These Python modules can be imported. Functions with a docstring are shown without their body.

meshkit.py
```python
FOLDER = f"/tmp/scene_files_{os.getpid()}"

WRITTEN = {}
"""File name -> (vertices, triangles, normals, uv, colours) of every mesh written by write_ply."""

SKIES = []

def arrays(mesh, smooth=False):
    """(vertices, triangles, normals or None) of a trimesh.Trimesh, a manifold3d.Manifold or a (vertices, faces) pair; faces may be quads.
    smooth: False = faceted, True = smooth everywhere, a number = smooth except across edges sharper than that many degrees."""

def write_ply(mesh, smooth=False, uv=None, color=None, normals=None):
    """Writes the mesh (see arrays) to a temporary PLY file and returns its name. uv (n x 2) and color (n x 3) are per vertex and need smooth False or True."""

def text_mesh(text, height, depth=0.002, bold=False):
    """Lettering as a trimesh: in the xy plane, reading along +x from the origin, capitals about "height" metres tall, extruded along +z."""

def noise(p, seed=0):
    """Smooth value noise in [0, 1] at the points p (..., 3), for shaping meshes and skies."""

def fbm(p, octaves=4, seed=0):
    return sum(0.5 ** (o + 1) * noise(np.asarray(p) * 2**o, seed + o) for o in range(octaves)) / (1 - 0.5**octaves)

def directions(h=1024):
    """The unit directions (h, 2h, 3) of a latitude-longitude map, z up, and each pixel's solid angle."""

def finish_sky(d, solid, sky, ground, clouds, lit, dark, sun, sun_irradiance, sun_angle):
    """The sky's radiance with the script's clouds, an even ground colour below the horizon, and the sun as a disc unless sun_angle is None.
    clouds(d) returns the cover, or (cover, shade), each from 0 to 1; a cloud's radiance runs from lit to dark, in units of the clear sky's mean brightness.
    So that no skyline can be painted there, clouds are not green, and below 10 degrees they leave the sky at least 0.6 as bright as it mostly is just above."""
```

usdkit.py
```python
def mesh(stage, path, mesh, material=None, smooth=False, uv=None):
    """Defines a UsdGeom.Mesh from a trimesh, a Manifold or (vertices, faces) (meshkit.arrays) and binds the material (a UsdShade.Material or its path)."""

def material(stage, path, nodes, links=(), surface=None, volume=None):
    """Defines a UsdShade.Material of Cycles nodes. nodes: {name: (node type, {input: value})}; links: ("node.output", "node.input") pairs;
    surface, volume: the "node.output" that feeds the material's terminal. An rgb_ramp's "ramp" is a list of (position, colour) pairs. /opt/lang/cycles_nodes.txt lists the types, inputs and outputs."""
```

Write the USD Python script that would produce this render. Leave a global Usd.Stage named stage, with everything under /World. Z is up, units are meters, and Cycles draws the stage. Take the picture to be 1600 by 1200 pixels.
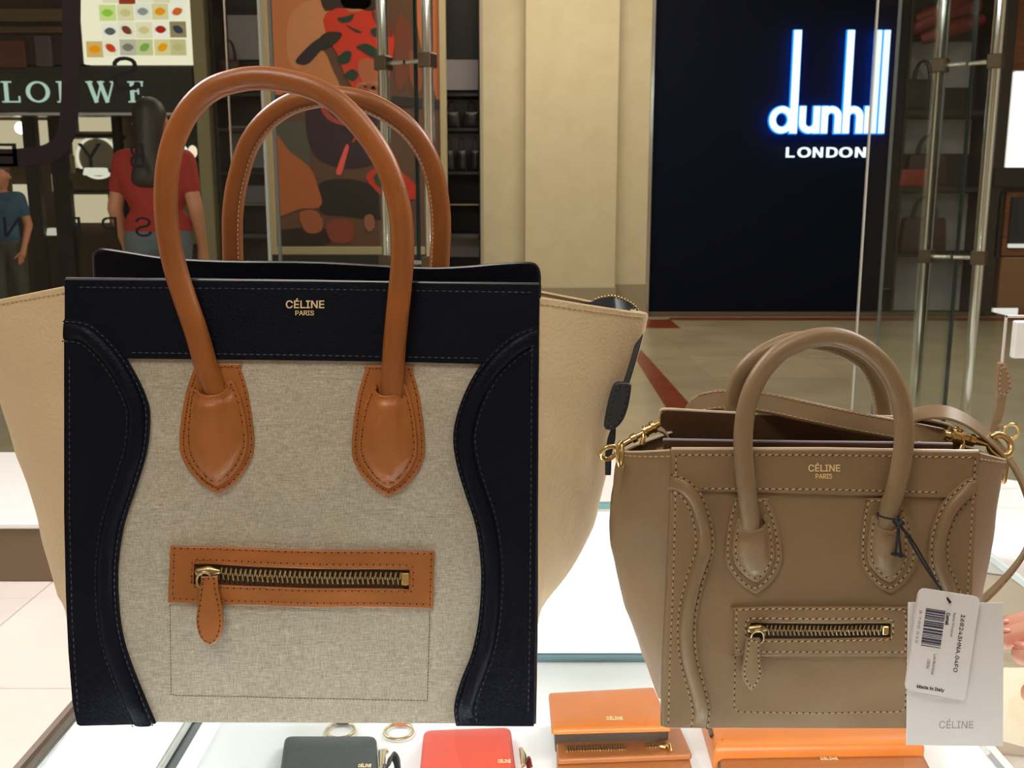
import math
import numpy as np, trimesh, shapely
import shapely.geometry as sg
from shapely.ops import unary_union
from scipy.spatial import Delaunay
import manifold3d as m3
from pxr import Usd, UsdGeom, UsdLux, UsdShade, Gf, Sdf
import usdkit, meshkit

stage = Usd.Stage.CreateInMemory()
UsdGeom.SetStageUpAxis(stage, UsdGeom.Tokens.z)
UsdGeom.SetStageMetersPerUnit(stage, 1.0)
UsdGeom.Xform.Define(stage, '/World')
UsdGeom.Scope.Define(stage, '/World/Looks')

# ------------------------------------------------------------------ camera, lights, exposure
FPX, PITCH, CAMH = 1555.0, math.radians(10.6), 1.15
cam = UsdGeom.Camera.Define(stage, '/World/camera')
cam.CreateHorizontalApertureAttr(36.0)
cam.CreateFocalLengthAttr(36.0 * FPX / 1600.0)
cam.CreateFStopAttr(26.0)
cam.CreateFocusDistanceAttr(0.68)
cam.CreateExposureAttr(0.0)
cam.CreateClippingRangeAttr((0.02, 200.0))
cam.AddTranslateOp().Set((0, 0, CAMH))
cam.AddRotateXOp().Set(90.0 - math.degrees(PITCH))


def rect_light(name, loc, size, power, color, rot=(0, 0, 0)):
    """A ceiling lamp panel: shines along its local -z; power is its radiance."""
    l = UsdLux.RectLight.Define(stage, '/World/' + name)
    l.CreateWidthAttr(size[0]); l.CreateHeightAttr(size[1])
    l.CreateIntensityAttr(power); l.CreateColorAttr(color)
    l.AddTranslateOp().Set(loc); l.AddRotateXYZOp().Set(rot)
    return l


WARM, COOL = (1.0, .84, .63), (.93, .97, 1.0)
rect_light('shop_lamp', (-.55, -.25, 2.9), (.8, .6), 15, (1.0, .935, .835))
rect_light('shop_lamp_001', (1.0, .35, 2.9), (.7, .5), 10, (1.0, .935, .85))
rect_light('shop_lamp_002', (-1.9, 2.2, 2.9), (1.2, 1.2), 19, (1.0, .93, .90))
rect_light('shop_lamp_003', (2.1, 2.2, 2.9), (1.2, 1.2), 16, (1.0, .93, .90))
rect_light('case_lamp', (.083, .43, .750), (.78, .006), 420, COOL, (52, 0, 0))
rect_light('mall_lamp', (.4, 8.0, 3.9), (2.4, 1.0), 10.5, WARM)
rect_light('mall_lamp_001', (3.4, 6.4, 3.9), (1.2, 1.2), 8, WARM)
rect_light('mall_lamp_002', (-2.2, 7.6, 3.9), (1.6, .8), 4.5, WARM)
dome = UsdLux.DomeLight.Define(stage, '/World/sky_dome')
dome.CreateIntensityAttr(0.10); dome.CreateColorAttr((1.0, .88, .74))

# ------------------------------------------------------------------ rays of the camera (used to survey real positions)
CAM = np.array([0, 0, CAMH]); FW = np.array([0, math.cos(PITCH), -math.sin(PITCH)]); UPV = np.array([0, math.sin(PITCH), math.cos(PITCH)]); RT = np.array([1.0, 0, 0])


def ray(px, py):
    return FW * FPX + RT * (px - 800.0) - UPV * (py - 600.0)


def on_plane(px, py, o, n):
    d = ray(px, py); n = np.asarray(n, float)
    return CAM + d * (np.dot(np.asarray(o) - CAM, n) / np.dot(d, n))


def at_y(px, py, Y):
    return on_plane(px, py, (0, Y, 0), (0, 1, 0))


def at_z(px, py, z):
    return on_plane(px, py, (0, 0, z), (0, 0, 1))


# ------------------------------------------------------------------ prims
used = {}
LOC = {}
STANDS = {'tote_bag': .7802, 'mini_tote_bag': .7802}      # nothing of a bag sinks below the top it stands on
_count = [0]


def fresh():
    _count[0] += 1
    return _count[0]


def numbered(parent, name):
    k = (parent, name); n = used.get(k, 0); used[k] = n + 1
    return name if n == 0 else '%s_%03d' % (name, n)


def say(prim, label=None, cat=None, group=None, kind=None):
    for k, v in (('label', label), ('category', cat), ('group', group), ('kind', kind)):
        if v:
            prim.SetCustomDataByKey(k, v)


def thing(name, label, cat, loc=(0, 0, 0), group=None, kind=None):
    path = '/World/' + numbered('/World', name)
    x = UsdGeom.Xform.Define(stage, path)
    x.AddTranslateOp().Set(tuple(float(c) for c in loc))
    LOC[path] = np.asarray(loc, float)
    say(x.GetPrim(), label, cat, group, kind)
    return path


def part(parent, name, mesh, mat, smooth=35, kind=None, label=None):
    """One mesh, given in world coordinates, as a child of a thing or of a part."""
    path = parent + '/' + numbered(parent, name)
    off = LOC[parent]
    floor_z = STANDS.get(path.split('/')[2], -9.0)
    if hasattr(mesh, 'to_mesh'):
        mm = mesh.to_mesh(); v, f = np.array(mm.vert_properties[:, :3], float), np.array(mm.tri_verts)
    elif isinstance(mesh, (tuple, list)):
        v, f = np.asarray(mesh[0], float), np.asarray(mesh[1], int)
        if f.shape[1] == 4:
            f = np.vstack([f[:, [0, 1, 2]], f[:, [0, 2, 3]]])
    else:
        v, f = np.array(mesh.vertices), np.array(mesh.faces)
    v = np.c_[v[:, :2], np.maximum(v[:, 2], floor_z)]
    m = usdkit.mesh(stage, path, (v - off, f), mat, smooth=smooth)
    LOC[path] = off
    say(m.GetPrim(), label, None, None, kind)
    return path


def solo(name, mesh, mat, label, cat, group=None, kind=None, smooth=35):
    """A thing that is one mesh."""
    path = '/World/' + numbered('/World', name)
    LOC.setdefault('/World', np.zeros(3))
    if isinstance(mesh, (tuple, list)):
        v, f = np.asarray(mesh[0], float), np.asarray(mesh[1], int)
        if f.shape[1] == 4:
            f = np.vstack([f[:, [0, 1, 2]], f[:, [0, 2, 3]]])
    elif hasattr(mesh, 'to_mesh'):
        mm = mesh.to_mesh(); v, f = np.array(mm.vert_properties[:, :3], float), np.array(mm.tri_verts)
    else:
        v, f = np.array(mesh.vertices), np.array(mesh.faces)
    c = (v.min(0) + v.max(0)) / 2; c[2] = v[:, 2].min()
    m = usdkit.mesh(stage, path, (v - c, f), mat, smooth=smooth)
    UsdGeom.Xformable(m).AddTranslateOp().Set(tuple(float(x) for x in c))
    LOC[path] = c
    say(m.GetPrim(), label, cat, group, kind)
    return path


# ------------------------------------------------------------------ mesh helpers
def cat(*ms):
    V, F, n = [], [], 0
    for m in ms:
        if m is None:
            continue
        if isinstance(m, trimesh.Trimesh):
            m = (np.array(m.vertices), np.array(m.faces))
        v, f = np.asarray(m[0], float), np.asarray(m[1], int)
        if f.shape[1] == 4:
            f = np.vstack([f[:, [0, 1, 2]], f[:, [0, 2, 3]]])
        V.append(v); F.append(f + n); n += len(v)
    return np.vstack(V), np.vstack(F)


def box(x0, x1, y0, y1, z0, z1, b=0.0):
    b = min(b, .45 * (x1 - x0), .45 * (y1 - y0), .45 * (z1 - z0))
    if b <= 0:
        m = trimesh.creation.box((x1 - x0, y1 - y0, z1 - z0)); m.apply_translation(((x0 + x1) / 2, (y0 + y1) / 2, (z0 + z1) / 2))
        return np.array(m.vertices), np.array(m.faces)
    pts = []
    for i in (0, 1):
        for j in (0, 1):
            for k in (0, 1):
                c = np.array([(x0, x1)[i], (y0, y1)[j], (z0, z1)[k]], float); s = np.array([(1, -1)[i], (1, -1)[j], (1, -1)[k]]) * b
                for a in range(3):
                    q = s.copy(); q[a] = 0
                    pts.append(c + q)
    h = trimesh.convex.convex_hull(np.array(pts))
    return np.array(h.vertices), np.array(h.faces)


def spline(p, n=8, closed=False):
    """Catmull-Rom through the points."""
    p = np.asarray(p, float); k = len(p)
    out = []
    for i in range(k if closed else k - 1):
        g = (lambda j: p[j % k]) if closed else (lambda j: p[min(max(j, 0), k - 1)])
        a, b, c, d = g(i - 1), g(i), g(i + 1), g(i + 2)
        for t in np.arange(n) / n:
            out.append(.5 * (2 * b + (c - a) * t + (2 * a - 5 * b + 4 * c - d) * t * t + (3 * b - a - 3 * c + d) * t ** 3))
    if not closed:
        out.append(p[-1])
    return np.array(out)


def resample(p, s, closed=False):
    p = np.asarray(p, float)
    if closed:
        p = np.vstack([p, p[:1]])
    d = np.r_[0, np.cumsum(np.linalg.norm(np.diff(p, axis=0), axis=1))]
    n = max(int(round(d[-1] / s)), 3)
    t = np.linspace(0, d[-1], n + 1)
    if closed:
        t = t[:-1]
    return np.stack([np.interp(t, d, p[:, k]) for k in range(p.shape[1])], 1)


def frames(p, closed=False):
    t = np.gradient(p, axis=0) if not closed else np.roll(p, -1, 0) - np.roll(p, 1, 0)
    t /= np.maximum(np.linalg.norm(t, axis=1, keepdims=True), 1e-12)
    n = np.cross(t[0], [0, 0, 1.0])
    if np.linalg.norm(n) < 1e-3:
        n = np.cross(t[0], [0, 1.0, 0])
    N = []
    for k in range(len(p)):
        n = n - t[k] * np.dot(n, t[k]); n /= np.linalg.norm(n); N.append(n.copy())
    N = np.array(N)
    return t, N, np.cross(t, N)


def tube(p, r, n=12, closed=False, cap=True):
    p = np.asarray(p, float); r = np.broadcast_to(np.asarray(r, float), (len(p),))
    t, N, B = frames(p, closed)
    a = np.arange(n) / n * 2 * np.pi
    V = (p[:, None] + r[:, None, None] * (np.cos(a)[None, :, None] * N[:, None] + np.sin(a)[None, :, None] * B[:, None])).reshape(-1, 3)
    F, k = [], len(p)
    for i in range(k if closed else k - 1):
        j = (i + 1) % k
        for q in range(n):
            w = (q + 1) % n
            F += [(i * n + q, i * n + w, j * n + w), (i * n + q, j * n + w, j * n + q)]
    F = np.array(F)
    if cap and not closed:
        V = np.vstack([V, p[0], p[-1]]); c0, c1 = len(V) - 2, len(V) - 1
        F = np.vstack([F, [(c0, (q + 1) % n, q) for q in range(n)], [(c1, (k - 1) * n + q, (k - 1) * n + (q + 1) % n) for q in range(n)]])
    return V, F


def ribbon(p, side, width, thick):
    """A flat strap along p: side gives the direction of its width at each point."""
    p = np.asarray(p, float); t, _, _ = frames(p)
    side = np.broadcast_to(np.asarray(side, float), p.shape)
    side = side - t * (side * t).sum(1, keepdims=True); side = side / np.linalg.norm(side, axis=1, keepdims=True)
    up = np.cross(side, t)
    width = np.broadcast_to(np.asarray(width, float), (len(p),))
    h, e = thick / 2, min(thick * .45, width.min() * .2)
    V = []
    for (sa, da, ub) in ((-1, 0, -h + e), (-1, e, -h), (1, -e, -h), (1, 0, -h + e), (1, 0, h - e), (1, -e, h), (-1, e, h), (-1, 0, h - e)):
        V.append(p + side * (sa * width / 2 + da)[:, None] + up * ub)
    V = np.stack(V, 1); k, m = V.shape[:2]
    F = []
    for i in range(k - 1):
        for q in range(m):
            w = (q + 1) % m
            F += [(i * m + q, i * m + w, (i + 1) * m + w), (i * m + q, (i + 1) * m + w, (i + 1) * m + q)]
    for q in range(1, m - 1):
        F += [(0, q + 1, q), ((k - 1) * m, (k - 1) * m + q, (k - 1) * m + q + 1)]
    return V.reshape(-1, 3), np.array(F)


def ccw(p):
    p = np.asarray(p, float)
    return p if np.sum(p[:, 0] * np.roll(p[:, 1], -1) - np.roll(p[:, 0], -1) * p[:, 1]) > 0 else p[::-1]


def clean(p, s):
    """Resample a closed outline keeping its corners."""
    p = np.asarray(p, float); out = []
    for i in range(len(p)):
        a, b = p[i], p[(i + 1) % len(p)]
        n = max(int(np.ceil(np.linalg.norm(b - a) / s)), 1)
        out += [a + (b - a) * t for t in np.arange(n) / n]
    out = np.array(out)
    tol = min(s * .12, np.linalg.norm(out - np.roll(out, 1, 0), axis=1).sum() / 60)
    keep = [out[0]]
    for q in out[1:]:
        if np.linalg.norm(q - keep[-1]) > tol and np.linalg.norm(q - out[0]) > tol * .5:
            keep.append(q)
    return np.array(keep)


def slab(ext, w0, w1, b=.0006, s=.006, holes=(), dome=0.0, rad=.01, back=False, lip=0.0):
    """A sheet of leather in the plane: the outline from w0 to w1 with a rounded top edge; dome lifts the middle."""
    rings = [clean(ccw(ext), s)] + [clean(ccw(h), s)[::-1] for h in holes]
    V, F, n, inner = [], [], 0, []
    for p in rings:
        t = np.roll(p, -1, 0) - np.roll(p, 1, 0); t /= np.maximum(np.linalg.norm(t, axis=1, keepdims=True), 1e-12)
        inn = np.stack([-t[:, 1], t[:, 0]], 1)
        k = len(p)
        lay = [(0, w0), (0, w1 - b), (.3 * b, w1 - .3 * b), (b, w1)]
        for d, w in lay:
            V.append(np.c_[p + inn * d, np.full(k, w)])
        i = np.arange(k); j = (i + 1) % k
        for l in range(len(lay) - 1):
            a0, a1 = n + l * k, n + (l + 1) * k
            F += [np.stack([a0 + i, a0 + j, a1 + j], 1), np.stack([a0 + i, a1 + j, a1 + i], 1)]
        inner.append((p + inn * b, n + (len(lay) - 1) * k))
        n += len(lay) * k
    poly = sg.Polygon(inner[0][0], [q[0] for q in inner[1:]])
    if not poly.is_valid:
        poly = poly.buffer(0)
    x0, y0, x1, y1 = poly.bounds
    gx, gy = np.meshgrid(np.arange(x0 + s / 2, x1, s), np.arange(y0 + s / 2, y1, s))
    gx = gx + (np.arange(gx.shape[0]) % 2)[:, None] * s / 2
    g = np.c_[gx.ravel(), gy.ravel()]
    g = g[shapely.contains_xy(poly.buffer(-s * .45), g[:, 0], g[:, 1])] if len(g) else g
    bp = np.vstack([q[0] for q in inner]); bi = np.concatenate([q[1] + np.arange(len(q[0])) for q in inner])
    pts = np.vstack([bp, g]); idx = np.r_[bi, n + np.arange(len(g))]
    tri = Delaunay(pts).simplices
    c = pts[tri].mean(1)
    tri = tri[shapely.contains_xy(poly.buffer(1e-7), c[:, 0], c[:, 1])]
    a = pts[tri]; e, h = a[:, 1] - a[:, 0], a[:, 2] - a[:, 0]; sgn = e[:, 0] * h[:, 1] - e[:, 1] * h[:, 0]
    tri[sgn < 0] = tri[sgn < 0][:, ::-1]
    w = np.full(len(g), float(w1))
    if dome and len(g):
        d = shapely.distance(poly.boundary, shapely.points(g)); q = np.clip((d - lip) / rad, 0, 1)
        w += dome * np.sqrt(np.maximum(1 - (1 - q) ** 2, 0))
    V.append(np.c_[g, w]); F.append(idx[tri])
    V = np.vstack(V)
    if back:
        m = len(V); V = np.vstack([V, np.c_[pts, np.full(len(pts), w0)]]); F.append((m + np.arange(len(pts)))[tri][:, ::-1])
    return V, np.vstack(F)


def stitches(p, length=.0030, gap=.0016, r=.00060, closed=False, slant=0.0):
    """A row of raised stitches along the path p (n x 3: u, v, w)."""
    q = resample(p, length + gap, closed)
    V, F, n = [], [], 0
    k = len(q) if closed else len(q) - 1
    base = np.array([(-1, 0, 0), (-.45, .8, .1), (-.45, -.8, .1), (-.35, 0, 1), (.45, .8, .1), (.45, -.8, .1), (.35, 0, 1), (1, 0, 0)])
    tri = np.array([(0, 2, 3), (0, 3, 1), (1, 3, 6), (1, 6, 4), (2, 6, 3), (2, 5, 6), (4, 6, 7), (5, 7, 6), (1, 4, 5), (1, 5, 2)])
    for i in range(k):
        a, b = q[i], q[(i + 1) % len(q)]
        d = (b - a) / max(np.linalg.norm(b - a), 1e-9); x = d[:2]
        ca, sa = math.cos(slant), math.sin(slant)
        x = np.array([ca * x[0] - sa * x[1], sa * x[0] + ca * x[1]])
        c = (a + b) / 2
        V.append(np.c_[c[0] + base[:, 0] * x[0] * length / 2 - base[:, 1] * x[1] * r, c[1] + base[:, 0] * x[1] * length / 2 + base[:, 1] * x[0] * r, c[2] + base[:, 2] * r * 1.1])
        F.append(tri + n); n += 8
    return np.vstack(V), np.vstack(F)


def holes_of(p, length=.0030, gap=.0016, r=.00052, closed=False):
    """The dark needle holes between the stitches of a row."""
    q = resample(p, length + gap, closed)
    base = np.array([(math.cos(a), math.sin(a), 0) for a in np.linspace(0, 2 * np.pi, 7)[:-1]] + [(0, 0, .45)])
    tri = np.array([(k, (k + 1) % 6, 6) for k in range(6)])
    return np.vstack([c + base * r for c in q]), np.vstack([tri + 7 * i for i in range(len(q))])


def sew(parent, P, p, thread, closed=False, hole=None, length=.0030, gap=.0016, slant=0.0, r=.00060):
    """A sewn row on a panel: raised thread and the needle holes between."""
    part(parent, 'stitching', P.put(stitches(p, length, gap, r, closed, slant)), thread, False, kind='stuff')
    part(parent, 'needle_holes', P.put(holes_of(p, length, gap, r * 1.05, closed)), hole or HOLES[str(thread.GetPath()).split('/')[-1]], False, kind='stuff')


def inset(p, d):
    """An outline moved inwards by d (its largest piece)."""
    g = sg.Polygon(p).buffer(-d, join_style=1)
    if hasattr(g, 'geoms'):
        g = max(g.geoms, key=lambda q: q.area)
    return np.array(g.exterior.coords)[:-1]


def loft(grid, closed=False):
    """Quad grid (rows x cols x 3) as triangles."""
    g = np.asarray(grid, float); r, c = g.shape[:2]
    i, j = np.meshgrid(np.arange(r - 1), np.arange(c if closed else c - 1), indexing='ij')
    a, b = i * c + j, i * c + (j + 1) % c; d, e = a + c, b + c
    return g.reshape(-1, 3), np.vstack([np.stack([a, b, e], -1).reshape(-1, 3), np.stack([a, e, d], -1).reshape(-1, 3)])


def shell(grid, thick):
    """A quad grid given a thickness (towards the side against its normals), with closed rims."""
    g = np.asarray(grid, float); r, c = g.shape[:2]
    du, dv = np.gradient(g, axis=1), np.gradient(g, axis=0)
    n = np.cross(du, dv); n /= np.maximum(np.linalg.norm(n, axis=2, keepdims=True), 1e-12)
    V0, F0 = loft(g); V1, F1 = loft(g - n * thick)
    o = r * c; rim = []
    loop = [j for j in range(c)] + [i * c + c - 1 for i in range(1, r)] + [(r - 1) * c + j for j in range(c - 2, -1, -1)] + [i * c for i in range(r - 2, 0, -1)]
    for k in range(len(loop)):
        a, b = loop[k], loop[(k + 1) % len(loop)]
        rim += [(a, b + o, b), (a, a + o, b + o)]
    return np.vstack([V0, V1]), np.vstack([F0, F1[:, ::-1] + o, np.array(rim)])


def hull_chain(balls, links, seg=14):
    """Hulls of spheres joined along links."""
    out = []
    for a, b in links:
        (pa, ra), (pb, rb) = balls[a], balls[b]
        h = m3.Manifold.batch_hull([m3.Manifold.sphere(ra, seg).translate(tuple(pa)), m3.Manifold.sphere(rb, seg).translate(tuple(pb))])
        out.append(h)
    return out


def fused(ms, step, rounds=6):
    m = m3.Manifold.batch_boolean(ms, m3.OpType.Add).refine_to_length(step)
    k = m.to_mesh(); t = trimesh.Trimesh(np.array(k.vert_properties[:, :3]), np.array(k.tri_verts), process=True)
    trimesh.smoothing.filter_taubin(t, iterations=rounds)
    return t


def letters(text, height, depth, bold=False):
    m = meshkit.text_mesh(text, height, depth, bold)
    return np.array(m.vertices), np.array(m.faces)


def fit_text(text, u0, u1, v0, v1, w0, w1, bold=False):
    """Lettering stretched to the box u0..u1, v0..v1 in a panel's plane."""
    V, F = letters(text, 1.0, 1.0, bold)
    lo, hi = V.min(0), V.max(0)
    V = (V - lo) / (hi - lo)
    return np.c_[u0 + V[:, 0] * (u1 - u0), v0 + V[:, 1] * (v1 - v0), w0 + V[:, 2] * (w1 - w0)], F


def extrude(poly, d):
    """A shapely polygon (or several) extruded along +z."""
    return cat(*[trimesh.creation.extrude_polygon(g, d, engine='earcut') for g in getattr(poly, 'geoms', [poly]) if g.area > 1e-12])


def rounded(c, r, n=5):
    """A quadrilateral with rounded corners."""
    c = ccw(c); out = []
    for i in range(4):
        a, b, d = c[i - 1], c[i], c[(i + 1) % 4]
        e, f = (a - b) / np.linalg.norm(a - b), (d - b) / np.linalg.norm(d - b)
        for t in np.linspace(0, 1, n):
            out.append((b + e * r) * (1 - t) ** 2 + b * 2 * t * (1 - t) + (b + f * r) * t * t)
    return np.array(out)


class Panel:
    """A leaning plane: u to the right, v up the plane, w towards the viewer's side."""

    def __init__(self, o, lean, yaw=0.0, bulge=None):
        self.o = np.asarray(o, float)
        c, s = math.cos(yaw), math.sin(yaw)
        self.U = np.array([c, s, 0]); back = np.array([-s, c, 0])
        self.V = back * math.sin(lean) + np.array([0, 0, math.cos(lean)])
        self.N = np.cross(self.U, self.V)
        self.bulge = bulge or (lambda u, v: np.zeros_like(np.asarray(u, float)))

    def uv(self, px, py, w=0.0):
        p = on_plane(px, py, self.o + self.N * w, self.N) - self.o
        return np.array([np.dot(p, self.U), np.dot(p, self.V)])

    def uvs(self, pts, w=0.0):
        return np.array([self.uv(x, y, w) for x, y in pts])

    def put(self, mesh, flat=False):
        V, F = mesh
        return self.pts(V, flat), F

    def pts(self, V, flat=False):
        V = np.asarray(V, float)
        w = V[:, 2] + (0 if flat else self.bulge(V[:, 0], V[:, 1]))
        return self.o + V[:, :1] * self.U + V[:, 1:2] * self.V + w[:, None] * self.N

# ------------------------------------------------------------------ materials
def mat(name, nodes, links, surface='p.BSDF'):
    return usdkit.material(stage, '/World/Looks/' + name, nodes, links, surface=surface)


def plain(name, c, rough=.5, metal=0.0, **k):
    return mat(name, {'p': ('principled_bsdf', dict(base_color=c, roughness=rough, metallic=metal, **k))}, [])


def srgb(r, g, b):
    f = lambda x: (x / 255 / 12.92) if x / 255 < .04045 else ((x / 255 + .055) / 1.055) ** 2.4
    return (f(r), f(g), f(b))


def leather(name, c, rough=.42, grain=900, depth=.00025, var=.12, spec=.5, **k):
    """Grained leather: fine bumps and a slight drift of tone."""
    lo, hi = tuple(x * (1 - var) for x in c), tuple(min(x * (1 + var), 1) for x in c)
    return mat(name, {
        'tc': ('texture_coordinate', {}),
        'n': ('noise_texture', dict(scale=14.0, detail=4.0)),
        'r': ('rgb_ramp', dict(ramp=[(.3, lo), (.7, hi)])),
        'g': ('voronoi_texture', dict(scale=float(grain))),
        'f': ('noise_texture', dict(scale=float(grain) * .6, detail=3.0)),
        'm': ('math', dict(math_type='add')),
        'b': ('bump', dict(strength=.5, distance=depth)),
        'p': ('principled_bsdf', dict(roughness=rough, specular_ior_level=spec, **k))},
        [('tc.object', 'n.vector'), ('tc.object', 'g.vector'), ('tc.object', 'f.vector'), ('n.fac', 'r.fac'), ('r.color', 'p.base_color'),
         ('g.distance', 'm.value1'), ('f.fac', 'm.value2'), ('m.value', 'b.height'), ('b.normal', 'p.normal')])


NAVY = leather('navy_leather', (.0028, .0042, .0105), .44, 700, .0004, .15, .13)
NAVY_EDGE = plain('navy_edge', (.012, .014, .022), .25)
LINING = plain('dark_lining', (.010, .011, .015), .7)
TAN = leather('tan_leather', srgb(160, 96, 44), .36, 1100, .00015, .16, .5)
TAN_ROLL = leather('tan_rolled_leather', srgb(146, 84, 36), .34, 1100, .00012, .2, .5)
TAN_STITCH = plain('tan_thread', srgb(150, 88, 36), .6)
PALE_STITCH = plain('pale_thread', srgb(205, 180, 130), .7)
CREAM = leather('cream_leather', srgb(215, 194, 158), .5, 420, .0006, .05, .35)
CREAM_STITCH = plain('cream_thread', srgb(190, 165, 122), .7)
TAUPE = leather('taupe_leather', srgb(132, 109, 80), .40, 1300, .00012, .10, .45)
TAUPE_EDGE = plain('taupe_edge_paint', srgb(206, 190, 168), .16)
TAUPE_STITCH = plain('taupe_thread', srgb(186, 158, 118), .55)
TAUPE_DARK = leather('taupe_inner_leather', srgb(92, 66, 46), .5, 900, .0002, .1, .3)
NAVY_STITCH = plain('navy_thread', (.035, .045, .07), .55)
BEIGE_STITCH = plain('beige_thread', srgb(154, 143, 120), .8)
ORANGE = leather('orange_leather', srgb(196, 108, 38), .36, 900, .00015, .08)
COGNAC = leather('cognac_leather', srgb(158, 92, 44), .4, 900, .00015, .08)
DARK_BROWN = plain('dark_brown_leather', srgb(62, 46, 34), .5)
RED = leather('red_leather', srgb(206, 66, 38), .42, 700, .0003, .06)
BLACK_LEATHER = leather('black_leather', (.018, .022, .024), .45, 700, .0003, .1)
GOLD = plain('gold_metal', (.72, .52, .22), .22, 1.0)
OLD_GOLD = plain('dull_brass', (.50, .40, .22), .30, 1.0)
GOLD_FOIL = plain('gold_foil', (.92, .74, .42), .40, .45)
STEEL = plain('brushed_steel', (.62, .60, .56), .22, 1.0)
CHROME = plain('polished_tube_steel', (.88, .88, .88), .10, 1.0)
BRONZE = plain('bronze_clamp', srgb(96, 78, 62), .4, .6)
TAUPE_METAL = plain('taupe_metal_rim', srgb(128, 116, 106), .42, .35)
WHITE = plain('white_lacquer', (.86, .87, .87), .35)
CARD = plain('white_card', (.86, .85, .87), .55)
CARD_B = plain('white_card_pearl', (.84, .83, .84), .5)
INK = plain('black_ink', (.03, .03, .035), .6)
GREY_INK = plain('grey_ink', (.36, .36, .38), .6)
CORD = plain('black_cord', (.010, .010, .012), .75)

_dk = lambda n, c: plain(n, c, .9)
HOLES = {'tan_thread': _dk('tan_needle_hole', srgb(58, 28, 8)), 'taupe_thread': _dk('taupe_needle_hole', srgb(52, 38, 26)), 'navy_thread': _dk('navy_needle_hole', (.002, .002, .003)),
         'beige_thread': _dk('beige_needle_hole', srgb(128, 116, 94)), 'cream_thread': _dk('cream_needle_hole', srgb(120, 96, 62)), 'pale_thread': _dk('pale_needle_hole', srgb(90, 60, 30))}

LINEN = mat('linen_weave', {
    'tc': ('texture_coordinate', {}),
    'w1': ('mapping', dict(scale=(1900.0, 1900.0, 150.0))), 'w2': ('mapping', dict(scale=(150.0, 150.0, 1900.0))),
    'n1': ('noise_texture', dict(scale=1.0, detail=1.0)), 'n2': ('noise_texture', dict(scale=1.0, detail=1.0)),
    'a': ('math', dict(math_type='add')), 'h': ('math', dict(math_type='multiply', value2=.5)),
    's': ('noise_texture', dict(scale=9.0, detail=5.0)),
    'r': ('rgb_ramp', dict(ramp=[(.30, srgb(154, 146, 128)), (.5, srgb(183, 176, 159)), (.72, srgb(214, 209, 195))])),
    'r2': ('rgb_ramp', dict(ramp=[(.3, (.86, .85, .83)), (.7, (1, 1, 1))])),
    'm': ('mix_color', dict(blend_type='multiply', fac=1.0)),
    'b': ('bump', dict(strength=.35, distance=.0005)),
    'p': ('principled_bsdf', dict(roughness=.72, sheen_weight=.12, specular_ior_level=.25))},
    [('tc.object', 'w1.vector'), ('tc.object', 'w2.vector'), ('tc.object', 's.vector'), ('w1.vector', 'n1.vector'), ('w2.vector', 'n2.vector'), ('n1.fac', 'a.value1'), ('n2.fac', 'a.value2'),
     ('a.value', 'h.value1'), ('h.value', 'r.fac'), ('s.fac', 'r2.fac'), ('r.color', 'm.a'), ('r2.color', 'm.b'), ('m.result', 'p.base_color'), ('h.value', 'b.height'), ('b.normal', 'p.normal')])


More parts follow.
